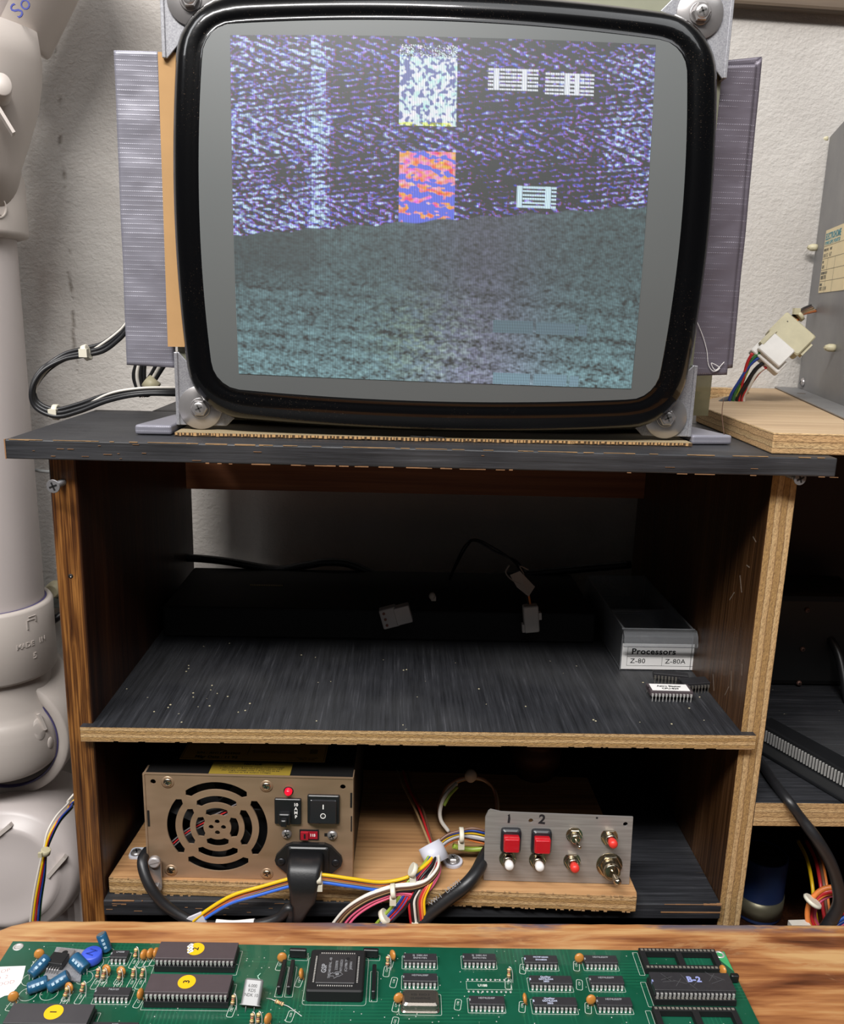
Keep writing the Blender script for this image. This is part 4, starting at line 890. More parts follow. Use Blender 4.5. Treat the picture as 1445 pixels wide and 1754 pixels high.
mb.text("Processors", .0066, fx(.12, .69), 1, .00005, 'LEFT', bold=.00016, spacing=1.06, wscale=1.12)
mb.text("Z-80", .0054, fx(.11, .32), 1, .00005, 'LEFT', wscale=1.1, spacing=1.05); mb.text("Z-80A", .0054, fx(.56, .32), 1, .00005, 'LEFT', wscale=1.1, spacing=1.05)
W(mb, 'paper_label', [PAPER, INK], dr, label='white printed label')
# ---- dual in line chip builder (local: x along the body, y depth, z up, seated plane z=0)
LEGM = plain('tinned_legs', '#d8d6d2', .32, .5, .05, 50); LEGD = plain('dull_legs', '#8f8a82', .35, .7, .1, 50)
CHIP = plain('chip_black', '#242326', .5, 0, .08, 300); CHIPB = plain('chip_brown', '#4a4043', .55, 0, .06, 200)
def dip_geo(np_, wd, leg=.0032, zb=.0015, th=.0034, mb=None, notch=True):
    L = np_ * .00254 + .0006
    body = MB(); body.rbox(-L / 2, L / 2, -wd / 2, wd / 2, zb, zb + th, .0004)
    if notch: body.box(-L / 2 - .00005, -L / 2 + .0008, -.0008, .0008, zb + th * .5, zb + th + .00005, 1)
    legs = []
    for s_ in (-1, 1):
        m_ = MB()
        for i in range(np_):
            x = (i - (np_ - 1) / 2) * .00254; yo = s_ * (wd / 2 + .0006); y0, y1 = sorted((s_ * (wd / 2 - .0001), yo))
            m_.box(x - .0007, x + .0007, y0, y1, zb + th * .42, zb + th * .5); y0, y1 = sorted((yo, yo + s_ * .00025))
            m_.box(x - .0007, x + .0007, y0, y1, zb - .0004, zb + th * .5); m_.box(x - .00025, x + .00025, y0, y1, -leg + .0032 - .0032, zb - .0004)
            
        legs.append(m_)
    return body, legs, L
def loose_chip(loc, rotz, np_, wd, label, bodymat, rotx=0, stick=None, group=None):
    t = thing('processor_chip' if stick else 'spare_chip', label, 'chip', loc, math.radians(rotz), group); t.rotation_euler.x = math.radians(rotx)
    b, legs, L = dip_geo(np_, wd, zb=.0042)
    if stick:
        b.box(-L * .44, L * .44, -wd * .38, wd * .42, .0042 + .0034, .0042 + .0036, 2)
        for i, s_ in enumerate(stick): b.text(s_, .0033, T(0, .0018 - i * .0040, .0079), 3, .00003, bold=.0001)
    b.build('body', [bodymat, BLACKDOT, PAPER, INK], t)
    for l in legs: l.build('leg_row', [LEGD if not stick else LEGM], t)
    return t
LC_G = 'loose chips on the middle shelf'
loose_chip((.2025, .5715, SZ), -1.5, 12, .0135, 'white-stickered chip at the front of the three loose on the middle shelf', CHIPB, stick=("Astro Blaster", "CPU-829"), group=LC_G)
loose_chip((.2115, .5975, SZ + .0002), -12, 10, .0068, 'loose black chip lying behind the white-stickered one', CHIP, group=LC_G)
loose_chip((.2262, .5850, SZ + .0002), 9, 9, .0110, 'loose black chip nearest the right panel on the middle shelf', CHIP, group=LC_G)
# ================================================================== lower compartment
YP = math.atan2(-.0163, .368)      # the base board sits slightly skewed
bb0 = Vector((-.1955, .5243, .7573))
BM = Matrix.Translation(bb0) @ Matrix.Rotation(YP, 4, 'Z')
BT = .7573 + .0122
bbt = thing('mounting_board', 'rough bare plywood board on the lower shelf under the power supply', 'plywood', tuple(bb0))
mb = MB(); mb.prism([(0, 0), (.368, 0), (.369, .005), (.360, .155), (.006, .155)], 0, .0122, 0, M=BM, msside=1)
W(mb, 'board', [PLYTOP, PLYP], bbt, bevel=.0006)
mb = MB(); rnd = random.Random(5)
for i in range(120):
    x = i * .00306 + rnd.uniform(0, .001); z_ = rnd.choice((0, .0122))
    mb.box(x, x + rnd.uniform(.0008, .003), -.0004, .0008, z_ - rnd.uniform(.0001, .0006), z_ + rnd.uniform(0, .0003), M=BM)
W(mb, 'splintered_edge', [RAW], bbt)
# ---- switching power supply
ps = thing('power_supply', 'boxed switching power supply with round fan grille on the plywood base', 'power supply', tuple(BM @ Vector((.10, .07, .0122))))
p0 = at(258, 1502, Z=BT); p1 = at(602, 1510, Z=BT)
px = Vector((p1.x - p0.x, p1.y - p0.y, 0)); PWW = px.length; px.normalize(); py = Vector((-px.y, px.x, 0))
PH = .0775
SM = Matrix((px, py, (0, 0, 1))).transposed().to_4x4(); SM.translation = (p0.x, p0.y, BT + .0003)      # x right, y back, z up
FMX = Matrix((px, Vector((0, 0, 1)), -py)).transposed().to_4x4(); FMX.translation = SM.translation    # face frame: x right, y up, z toward viewer
def fp(x, y):
    """photo pixel -> face coordinates"""
    D = FWD + RGT * ((x - 722.5) / F_PX) - UPV * ((y - 877) / F_PX); o = SM.translation; t = (o - CAM).dot(py) / D.dot(py); q = FMX.inverted() @ (CAM + D * t); return q.x, q.y
tl, tr2 = fp(250, 1327), fp(604, 1333); PH = (tl[1] + tr2[1]) / 2
x_l = -.0005; x_r = PWW
fcx, fcy = fp(372, 1417); RF = fp(460, 1417)[0] - fcx
holes = []
for r_, w_, sp_ in ((.895, .165, 41), (.605, .15, 38), (.345, .15, 33)):
    for a in (0, 90, 180, 270): holes.append(slot(fcx, fcy, RF * r_, RF * w_, a - sp_ + 4, a + sp_ - 4) if r_ > .8 or True else None)
for a in (0, 90, 180, 270): t = math.radians(a); holes.append(circ(fcx + RF * .12 * math.cos(t), fcy + RF * .12 * math.sin(t), RF * .05, 12))
h1 = fp(262, 1339); h2 = fp(587, 1348); holes += [circ(*h1, .0019, 14), circ(*h2, .0019, 14)]
led = fp(494, 1355); holes.append(circ(*led, .0034, 16))
mb = MB(); mb.plate([(x_l, 0), (x_r, 0), (x_r, PH), (x_l, PH)], holes, .0011, FMX @ T(0, 0, -.0011))
face = W(mb, 'face_plate', [PSUFACE], ps, bevel=.0003, label='plated steel face with slotted fan grille')
mb = MB(); mb.box(x_l, x_r, .0013, .12, PH - .001, PH, M=SM).box(x_l, x_l + .001, .0013, .12, 0, PH - .001, M=SM).box(x_r - .001, x_r, .0013, .12, 0, PH - .001, M=SM).box(x_l, x_r, .119, .12, 0, PH, M=SM).box(x_l, x_r, .0013, .12, 0, .001, M=SM)
W(mb, 'cover', [plain('black_steel_cover', '#0e0d0d', .55, 0, .1, 20)], ps, label='black steel cover')
mb = MB(); mb.box(-.0018, x_l, -.0006, .012, 0, PH, M=SM).box(x_r, x_r + .0006, -.0004, .012, 0, PH, M=SM).box(-.0018, x_r + .0006, -.0004, .0013, PH, PH + .0006, M=SM)
W(mb, 'folded_flange', [PSUFACE], ps)
# fan behind the grille
mb = MB(); FB = FMX @ T(fcx, fcy, -.004); mb.lathe([(.008, -.014), (.013, -.012), (.013, -.001), (.0001, 0)], M=FB, n=24)
for i in range(7): mb.box(.011, RF * .95, -.006, .006, -.009, -.008, M=FB @ R(i * 360 / 7, 'Z') @ R(32, 'X'))
W(mb, 'fan', [BLKM], ps)
mb = MB().box(.002, PWW - .002, .030, .032, .002, PH - .003, M=SM); W(mb, 'inner_baffle', [BLKM], ps)
mb = MB()
for i, c in enumerate((0, 1, 0)):
    mb.tube([FMX @ Vector((fcx - RF * .98 + i * .001, fcy - RF * .45 - i * .0015, -.003)), FMX @ Vector((fcx - RF * .5, fcy - RF * .05 - i * .002, -.0035)), FMX @ Vector((fcx + RF * .5, fcy + RF * .55 - i * .002, -.0028)), FMX @ Vector((fcx + RF * .9, fcy + RF * .8, -.01))], .0005, 6, m=c)
W(mb, 'fan_wires', [plain('grey_thin_wire', '#6a6668'), WC['red']], ps)
def face_screw(x, y, r=.0030, wash=.0045, big=False):
    M_ = FMX @ T(*fp(x, y), 0); mb = MB(); mb.lathe([(wash, -.0003), (wash, .0001), (wash * .7, .0002)], n=24, m=0, M=M_)
    phillips(mb, M_, r, .0012 if not big else .002, 1, 2); W(mb, 'face_screw', [PSUFACE, NICKEL if not big else ZINC, BLACKDOT], face)
for x, y in ((287, 1340), (293, 1491), (456, 1347), (457, 1497)): face_screw(x, y)
face_screw(491, 1428, .0036, .003, True); face_screw(569, 1430, .0036, .003, True)
mb = MB(); mb.box(-.0055, 0, -.0012, .0012, 0, .0002, M=FMX @ T(*fp(569, 1430), 0)); W(mb, 'screw_slot', [BLACKDOT], face)
mb = MB()
for x, ya, yb in ((253, 1388, 1415), (601, 1358, 1383), (602, 1398, 1424)):
    a_ = fp(x, yb); mb.box(-.0006, .0008, 0, fp(x, ya)[1] - a_[1], 0, .0003, M=FMX @ T(a_[0] if x > 300 else .0006, a_[1], 0))
W(mb, 'tab_slots', [BLACKDOT], face)
n = N('lit_red_led'); n.b.inputs['Emission Color'].default_value = lin('#ff1030'); n.b.inputs['Emission Strength'].default_value = .7; LEDM = n.set('#d8102a', .2)
M_ = FMX @ T(*led, 0); mb = MB(); mb.lathe([(.0034, -.004), (.0034, .0002), (.0028, .0002), (.0028, -.004)], M=M_, n=24, m=1); mb.lathe([(.0026, -.004), (.0026, .0015), (.0018, .0032), (.0001, .0038)], M=M_, n=24)
W(mb, 'indicator_lamp', [LEDM, BLKM], ps, label='lit red indicator lamp')
WHT_INK = plain('white_print', '#e8e6e2', .6)
# breaker / fuse switch
def rect(x0, y0, x1, y1): a_ = fp(x0, y1); b_ = fp(x1, y0); return a_[0], b_[0], a_[1], b_[1]
x0, x1, y0, y1 = rect(471, 1367, 516, 1409)
mb = MB(); mb.rbox(x0, x1, y0, y1, 0, .002, .0008, M=FMX); xc = (x0 + x1) / 2
mb.rbox(xc - .0058, xc + .0022, y0 + .0022, y0 + .0105, .002, .0065, .001, M=FMX); mb.rbox(xc - .0040, xc + .0004, y0 + .003, y0 + .008, .0065, .010, .001, M=FMX)
mb.text("10\nA\nM\nP", .0031, FMX @ T(x1 - .0035, (y0 + y1) / 2 + .001, .0021), 1, bold=.0001)
W(mb, 'circuit_breaker', [BLK, WHT_INK], ps, label='black ten amp breaker button')
x0, x1, y0, y1 = rect(527, 1361, 582, 1408)
mb = MB(); mb.rbox(x0, x1, y0, y1, 0, .0022, .001, M=FMX); bez = W(mb, 'switch_bezel', [BLK], ps)
w2, h2 = (x1 - x0) * .41, (y1 - y0) * .38; xc, yc = (x0 + x1) / 2, (y0 + y1) / 2
mb = MB(); RM = FMX @ T(xc, yc - .0005, .002) @ R(-9, 'X'); mb.rbox(-w2, w2, -h2, h2, -.001, .0024, .0008, M=RM); mb.box(-.00035, .00035, .002, .0052, .0024, .0025, 1, M=RM)
mb.lathe([(.0019, 0), (.0019, .0001), (.0014, .0001), (.0014, 0)], M=RM @ T(0, -.0028, .0024), n=24, m=1)
W(mb, 'rocker', [plain('glossy_black', '#1d1e22', .22, 0, .05), WHT_INK], bez)
x0, x1, y0, y1 = rect(513, 1421, 546, 1437)
mb = MB(); mb.box(x0, x1, y0, y1, 0, .0008, 0, M=FMX); mb.box(x0 + .001, x1 - .0008, y0 + .001, y1 - .001, .0008, .0012, 1, M=FMX); mb.box(x0 + .001, x0 + .0062, y0 + .001, y1 - .001, .0012, .0026, 1, M=FMX); mb.box(x0 + .0032, x0 + .0045, y0 + .002, y1 - .002, .0026, .0027, 0, M=FMX)
mb.text("115", .0026, FMX @ T(x1 - .0042, (y0 + y1) / 2, .00125), 2, bold=.0001); W(mb, 'voltage_selector', [BLKM, plain('dark_red_slider', '#a01828', .4), WHT_INK], ps, label='red voltage selector')
# mains inlet
cx, cy = fp(529, 1471); mb = MB()
hexp = [(-.0255, 0), (-.0245, .0035), (-.017, .0115), (-.012, .0135), (.012, .0135), (.017, .0115), (.0245, .0035), (.0255, 0), (.0245, -.0035), (.016, -.011), (-.016, -.011), (-.0245, -.0035)]
mb.prism([(cx + a_ * .92, cy + b_) for a_, b_ in hexp], 0, .0028, M=FMX); mb.rbox(cx - .0145, cx + .0145, cy - .010, cy + .0115, .0028, .0042, .002, M=FMX)
inl = W(mb, 'mains_inlet', [BLK], ps, bevel=.0008, label='black mains inlet')
for s_ in (-1, 1): mb = MB(); phillips(mb, FMX @ T(cx + s_ * .0188, cy - .0008, .0028), .0028, .001, 0, 1); W(mb, 'inlet_screw', [plain('black_screw', '#2b2b2e', .3, .5), BLACKDOT], inl)
# labels on the cover
top_z = PH + .0001
def tpx(x, y):
    q = SM.inverted() @ at(x, y, Z=SM.translation.z + top_z); return q.x, q.y
TAN = plain('yellow_tan_label', '#cfa052', .6, 0, .05); YEL = plain('mustard_label', '#8a7426', .6, 0, .05)
a_ = tpx(307, 1300); b_ = tpx(556, 1306); LW_ = b_[0] - a_[0]
mb = MB(); y0 = (a_[1] + b_[1]) / 2; mb.box(a_[0], b_[0], y0, y0 + .036, top_z, top_z + .0002, M=SM)
TM = SM @ T(a_[0], y0, top_z + .0002)
mb.text("S/N : AH111223905", .0038, TM @ T(.010, .0090, 0), 1, align='LEFT', bold=.00008); mb.text("Mfgr Date : 11 92", .0042, TM @ T(.010, .0036, 0), 1, align='LEFT', bold=.0001)
mb.text("Model No. 15-00000\nMade in Taiwan", .0018, TM @ T(LW_ - .013, .0040, 0), 1); mb.box(.046, .0463, .008, .036, 0, .0001, 1, M=TM)
mb.text("For continued protection against risk of fire\nreplace only with same type and rating fuse", .0018, TM @ T(.049, .0125, 0), 1, align='LEFT')
for q_ in ((.001, LW_ - .001, .001, .0012), (.001, .0012, .001, .036), (LW_ - .0012, LW_ - .001, .001, .036)): mb.box(*q_, 0, .0001, 1, M=TM)
for i in range(7): mb.box(LW_ - .012 + i * .0008, LW_ - .0116 + i * .0008, .011, .017, 0, .0001, 1, M=TM)
W(mb, 'rating_label', [TAN, INK], ps, label='tan rating label')
a_ = tpx(357, 1325); b_ = tpx(496, 1329); LW2 = b_[0] - a_[0]; y0 = (a_[1] + b_[1]) / 2
mb = MB().box(a_[0], b_[0], y0, y0 + .0158, top_z, top_z + .0002, M=SM); TM = SM @ T((a_[0] + b_[0]) / 2, y0, top_z + .0002)
mb.text("NOTICE", .0034, TM @ T(0, .0135, 0), 1, bold=.00012); mb.text("When measuring power supply output voltage\na MINIMUM 1 Amp load is required on +5V\n(for single voltage units 1 Amp Min to be\napplied to the output voltage)", .0024, TM @ T(0, .0062, 0), 1)
W(mb, 'notice_label', [YEL, INK], ps, label='small yellow notice label')
# ---- p-clamp left of the power supply and screw
cl_ = thing('cable_clamp', 'metal strap clamp upright at the left corner of the power supply', 'clamp', tuple(at(267, 1520, Y=.52)))
pa = at(267, 1476, Y=.5195); pb = at(267, 1524, Y=.5195); hgt = pa.z - pb.z
mb = MB(); FC = FRONT((pb.x, .5212, pb.z)); mb.prism([(x, y) for x, y in rrect(-.0042, .0042, -.002, hgt + .004, .0041, 6)], 0, .0012, M=FC); W(mb, 'strap', [ZINC], cl_, bevel=.0003)
mb = MB(); mb.lathe([(.0041, .0012), (.004, .0032), (.003, .0038)], M=FC @ T(0, hgt, 0), n=22); mb.box(-.0035, .0035, -.0004, .0004, .0036, .0039, 1, M=FC @ T(0, hgt, 0) @ R(15, 'Z')); W(mb, 'bolt', [plain('light_bolt', '#b9b4b4', .35, .4), plain('slot_grey', '#77716e')], cl_)
mb = MB(); phillips(mb, FC @ T(0, .0008, .0012), .0035, .002, 0, 1, hexa=True); W(mb, 'screw', [ZINC, BLACKDOT], cl_)
nc = thing('nylon_clamp', 'translucent nylon clamp screwed down left of the power supply', 'clamp', tuple(at(232, 1470, Z=BT)))
g = at(235, 1468, Z=BT); mb = MB(); mb.prism(rrect(g.x - .006, g.x + .010, g.y - .003, g.y + .009, .003), BT + .0002, BT + .0018); mb.tube([(g.x + .004, g.y + .002, BT + .001), (g.x + .010, g.y - .001, BT + .009), (g.x + .015, g.y - .003, BT + .014)], .0035, 12, flat=.6)
W(mb, 'loop', [plain('pale_nylon', '#c8ccd6', .35)], nc); mb = MB(); phillips(mb, T(g.x - .001, g.y + .002, BT + .0018), .0042, .0022, 0, 1); W(mb, 'screw', [ZINC, BLACKDOT], nc)
# ---- mains lead with moulded plug
ml = thing('mains_lead', 'black mains lead with moulded plug pushed into the power supply', 'power cable', tuple(at(525, 1500, Y=.51)))
pc = FMX @ Vector((cx - .001, cy, .004))
d_out = -py
mb = MB(); PM = frame(pc, px, d_out)
mb.rbox(-.0118, .0118, -.008, .008, 0, .010, .002, M=PM)
def loft(mb, rings, m=0):
    """rings: (centre, xdir, ydir, hx, hy, r)"""
    vs = []; k = None
    for c, xd, yd, hx, hy, r in rings:
        P = rrect(-hx, hx, -hy, hy, min(r, hx * .95, hy * .95), 4); k = len(P); vs += [c + xd * a_ + yd * b_ for a_, b_ in P]
    mb.add(vs, [(i * k + j, i * k + (j + 1) % k, (i + 1) * k + (j + 1) % k, (i + 1) * k + j) for i in range(len(rings) - 1) for j in range(k)], m, True)
    mb.add(vs[:k], [tuple(range(k))[::-1]], m); mb.add(vs[-k:], [tuple(range(k))], m)
u_ = Vector((0, 0, 1)); dn = Vector((-.10, -.42, -1)).normalized()
rr_ = [(pc, px, u_, .0120, .0085, .003), (pc + d_out * .010, px, u_, .0118, .0084, .003), (pc + d_out * .015 - u_ * .002, px, (u_ - d_out * -.6).normalized(), .0112, .0085, .003)]
q0 = pc + d_out * .0130 - u_ * .010
rr_ += [(q0, px, (d_out * -1 + u_ * .15).normalized() * -1, .0095, .0068, .003), (q0 - u_ * .009 - px * .0008, px, d_out, .0088, .0060, .003), (q0 - u_ * .012 - px * .001, px, d_out, .0070, .0055, .003), (q0 - u_ * .020 - px * .003, px, d_out, .0052, .0048, .004), (q0 - u_ * .030 - px * .006, px, d_out, .0045, .0042, .0038)]
mb = MB(); loft(mb, rr_); W(mb, 'moulded_plug', [plain('black_vinyl', '#18181a', .42, 0, .15, 300, .15)], ml)
e_ = q0 - u_ * .028 - px * .0055
mb = MB(); mb.tube([e_, e_ - u_ * .006 - px * .004] + pp([(497, 1556, .506), (478, 1572, .5055), (450, 1582, .5055), (400, 1588, .5060), (345, 1583, .507), (310, 1569, .508), (280, 1548, .509), (258, 1520, .511), (246, 1492, .516), (244, 1472, .522), (252, 1458, .532)]), .0036, 12); W(mb, 'cord', [BLKRUB], ml)
mb = MB().tube(pp([(369, 1585, .5058), (400, 1587, .506), (436, 1584, .5058)]), .0040, 12); W(mb, 'white_tag', [PAPER], ml, label='white tag on the cord')
tg = at(312, 1580, Y=.5065); tag(MB().prism([(0, 0), (.022, .002), (.020, .011), (.004, .007)], 0, .0015, M=FRONT(tg - Vector((.004, 0, .006))) @ R(12, 'Z')).build('plug_shell', plain('white_plug_shell', '#d0d0d8', .4)), 'white plug shell just showing behind the bench below the power supply', 'plug')
# ---- switch panel
cp = thing('switch_panel', 'small bare metal panel of buttons and toggle switches numbered 1 and 2', 'switch panel', tuple(at(955, 1511, Z=BT)))
a_ = at(828, 1508.5, Z=BT); b_ = at(1077, 1515.5, Z=BT); cxv = Vector((b_.x - a_.x, b_.y - a_.y, 0)); CW = cxv.length; cxv.normalize(); cyv = Vector((-cxv.y, cxv.x, 0))
lean = math.radians(4); upd = (Vector((0, 0, 1)) * math.cos(lean) + cyv * math.sin(lean)); nrm = (cxv.cross(upd)).normalized()
CM_ = Matrix((cxv, upd, nrm)).transposed().to_4x4(); CM_.translation = (a_.x, a_.y, BT + .0004)
def cpx(x, y):
    D = FWD + RGT * ((x - 722.5) / F_PX) - UPV * ((y - 877) / F_PX); o = CM_.translation; t = (o - CAM).dot(nrm) / D.dot(nrm); q = CM_.inverted() @ (CAM + D * t); return q.x, q.y
pts = [cpx(828, 1510), cpx(1076, 1517), cpx(1084, 1400), cpx(900, 1393), cpx(858, 1391), cpx(840, 1387), cpx(836, 1390), cpx(831, 1400)]
pts[0] = (0, 0); pts[1] = (CW, 0)
mb = MB(); mb.plate(pts, [circ(*cpx(909, 1406), .0017, 14), circ(*cpx(1071, 1412), .0017, 14)], .0016, CM_ @ T(0, 0, -.0016))
pl = W(mb, 'plate', [ALU], cp, bevel=.0003)
mb = MB().box(0, .10, .0018, .012, 0, .0016, M=CM_ @ T(0, 0, 0) @ R(0, 'Z') @ Matrix(((1, 0, 0, 0), (0, 0, 1, 0), (0, -1, 0, 0), (0, 0, 0, 1)))); W(mb, 'bent_foot', [ALU], cp)
INKM = plain('black_marker', '#161418', .7)
mb = MB(); M1 = CM_ @ T(*cpx(871, 1402), .0001); mb.prism([(-.0007, -.0032), (.0008, -.0032), (.0011, 0), (.0006, .0034), (-.0009, .0026), (-.0004, .0018)], 0, .0001, M=M1)
M2 = CM_ @ T(*cpx(928, 1404), .00005); mb.text("2", .0095, M2 @ R(-5, 'Z'), 0, .00005, bold=.0003); mb.box(-.0007, .0007, -.0007, .0007, 0, .00005, M=CM_ @ T(*cpx(1022, 1401), 0)); W(mb, 'hand_numbers', [INKM], pl)
for (x, y) in ((874, 1437), (926, 1439)):
    X_, Y_ = cpx(x, y); M_ = CM_ @ T(X_, Y_, 0); mb = MB(); mb.rbox(-.0070, .0070, -.0086, .0088, 0, .0042, .0022, M=M_); mb.box(-.0060, .0060, -.0070, .0050, .0042, .0048, M=M_)
    bz = W(mb, 'button_bezel', [plain('black_bezel', '#1c1f24', .35)], pl)
    mb = MB(); vs = []; 
    loft(mb, [(M_ @ Vector((0, .0002, .004)), cxv, upd, .0055, .0055, .001), (M_ @ Vector((0, .0006, .0095)), cxv, upd, .0055, .0052, .001), (M_ @ Vector((0, .0006, .0106)), cxv, upd, .0049, .0046, .001)]); W(mb, 'red_cap', [RED], bz, bevel=.0003, label='red square button cap')
def bushing(M_, r=.0052, big=False):
    mb = MB(); mb.lathe([(r * 1.15, 0), (r * 1.15, .0006)], M=M_, n=24); mb.lathe([(r * 1.08, .0006), (r * 1.08, .0026), (r, .003)], M=M_, n=6, smooth=False); mb.lathe([(r * .7, .003), (r * .72, .0038), (r * .66, .0042), (r * .72, .0046), (r * .66, .005), (r * .72, .0054), (r * .62, .0068), (r * .5, .0068)], M=M_, n=24); return mb
for x, y, ml_ in ((869, 1470, WHITE), (920, 1472, WHITE), (1043, 1433, RED2), (979, 1474, RED2)):
    M_ = CM_ @ T(*cpx(x, y), 0) @ R(-8, 'X'); o_ = W(bushing(M_), 'bushing', [NICKEL], pl)
    mb = MB(); mb.lathe([(.0022, .0065), (.0022, .009), (.0029, .009), (.0031, .0098), (.0031, .013), (.0022, .0145), (.0001, .0148)], M=M_, n=22); W(mb, 'push_button', [ml_], o_)
M_ = CM_ @ T(*cpx(983, 1430), 0); o_ = W(bushing(M_, .0050), 'bushing', [NICKEL], pl)
mb = MB(); mb.tube([M_ @ Vector((0, 0, .006)), M_ @ Vector((.0005, -.0008, .0095)), M_ @ Vector((.0015, -.0015, .0125))], .0011, 12); mb.ball(tuple(M_ @ Vector((.0015, -.0016, .0128))), .0014, 12); W(mb, 'toggle_lever', [NICKEL], o_)
M_ = CM_ @ T(*cpx(1043, 1481), 0); mb = bushing(M_, .0080); mb.lathe([(.0056, .003), (.0058, .010), (.0052, .0105), (.0045, .009)], M=M_, n=28); o_ = W(mb, 'bushing', [NICKEL], pl)
mb = MB(); mb.tube([M_ @ Vector((0, 0, .008)), M_ @ Vector((.0008, -.0005, .012)), M_ @ Vector((.002, -.0015, .0175))], [.0019, .0019, .0022, .0026], 14); mb.ball(tuple(M_ @ Vector((.002, -.0016, .0177))), .0027, 14); W(mb, 'toggle_lever', [NICKEL], o_)
# ---- big nylon clamp and its screw
bcx = at(748, 1462, Y=.55); kc = thing('nylon_clamp', 'milky nylon clamp gathering the coloured wires beside the switch panel', 'clamp', tuple(at(765, 1490, Z=BT)))
mb = MB(); AX = Vector((.45, -.55, -.7)).normalized(); c_ = at(743, 1462, Y=.537)
vs = []; mb.lathe([(.0088, -.007), (.0092, -.007), (.0092, .007), (.0080, .007), (.0080, -.007)], c_, AX, 26, sx=1, sy=.85)
g = at(775, 1478, Z=BT); mb.prism(circ(g.x, g.y, .0072, 22), BT + .0002, BT + .002); W(mb, 'loop', [plain('milky_nylon_loop', '#c4c4ce', .4, 0, .03, 60)], kc)
mb = MB(); mb.lathe([(.0052, .002), (.005, .003)], (g.x, g.y, BT), n=22); phillips(mb, T(g.x, g.y, BT + .003), .0037, .0022, 0, 1, hexa=True); W(mb, 'screw', [ZINC, BLACKDOT], kc)
# ---- wire harness
wh = thing('wire_harness', 'thick harness of many coloured wires tied together in front of the power supply', 'wires', tuple(at(700, 1545, Y=.512)))
def wire(c, pts, r=.00105, lab=None): W(MB().tube(pp(pts), r, 8), 'wire', [WC[c]], wh, label=(lab or c.replace('dk', 'dark ')) + ' wire')
H1 = [(318, 1590, .5055), (345, 1566, .506), (395, 1535, .5065), (450, 1518, .507), (505, 1503, .5065), (545, 1498, .5055), (600, 1505, .507), (650, 1511, .511), (690, 1505, .514), (715, 1492, .518), (735, 1475, .526), (745, 1458, .537)]
for c, dx, dy, s_ in (('yellow', 0, 0, 1.2), ('orange', 2, 5, .9), ('blue', -2, 13, 1.2), ('purple', 8, 2, .9), ('tan', 6, 8, .9)):
    wire(c, [(x + dx * (k < 3), y + dy * (1 if k < 9 else .4) + (3 if c == 'purple' and k < 4 else 0), Y + .0004 * (dy % 3)) for k, (x, y, Y) in enumerate(H1)], .00105 * s_)
H2 = [(565, 1592, .5055), (590, 1562, .506), (620, 1542, .507), (650, 1530, .508), (676, 1523, .5085), (705, 1520, .509), (728, 1512, .511), (744, 1497, .515), (751, 1482, .521), (750, 1462, .536)]
for i, (c, dx, dy) in enumerate((('white', 0, -4), ('brown', 4, -1), ('tan', 8, 1), ('black', 9, 4), ('pink', 14, 6), ('pink', 20, 9), ('white', 4, -7))):
    wire(c, [(x + dx * (1 - k / 9), y + dy * (1 if k < 6 else .7) + (6 if c == 'pink' and k in (5, 6) else 0), Y + .0003 * i) for k, (x, y, Y) in enumerate(H2)], .001)
H3 = [(742, 1466, .531), (733, 1482, .523), (717, 1500, .517), (704, 1520, .5125), (694, 1540, .509), (683, 1556, .507), (668, 1572, .5058), (650, 1592, .5055)]
for i, (c, dx) in enumerate((('dkblue', -6), ('red', -2), ('red', 3), ('black', 8), ('white', -9), ('blue', 1), ('lime', -12))):
    wire(c, [(x + dx * (.6 + .6 * min(k, 5) / 5), y, Y + .0005 * (i % 3)) for k, (x, y, Y) in enumerate(H3)], .00115)
H4 = [(748, 1466, .532), (745, 1485, .524), (735, 1502, .516), (724, 1520, .511), (714, 1540, .508), (714, 1560, .506), (718, 1592, .5053)]
for i, (c, dx) in enumerate((('black', -6), ('white', -3), ('black', 0), ('red', 4), ('yellow', 9), ('red', -9), ('orange', 6), ('brown', 2))):
    wire(c, [(x + dx * (.5 + .9 * min(k, 4) / 4), y, Y + .0005 * (i % 3)) for k, (x, y, Y) in enumerate(H4)], .00105)
H5 = [(742, 1463, .534), (752, 1448, .540), (768, 1436, .543), (788, 1430, .543), (810, 1431, .542), (835, 1436, .541)]
for i, (c, dx, dy) in enumerate((('dkblue', -4, -8), ('yellow', 0, -4), ('white', 3, 0), ('grey', 5, 4), ('white', 8, 3), ('orange', 9, 9), ('brown', -1, -11))):
    wire(c, [(x + dx * .5, y + dy * (.6 + .5 * (k > 3)), Y + .0006 * (i % 3)) for k, (x, y, Y) in enumerate(H5)], .0011)
W(MB().tube(pp([(776, 1449, .545), (790, 1453, .546), (810, 1455, .546), (838, 1452, .545)]), .0019, 10), 'wire', [WC['lime']], wh, label='green and yellow striped earth wire')
for c, o_ in (('tan', 0), ('red', 5), ('brown', 9)):
    wire(c, [(738 + o_ * .5, 1452, .542), (725 + o_, 1420, .565), (710 + o_ * 1.5, 1385, .59), (690 + o_ * 1.5, 1345, .62), (680 + o_ * 2, 1320, .64)], .0009)
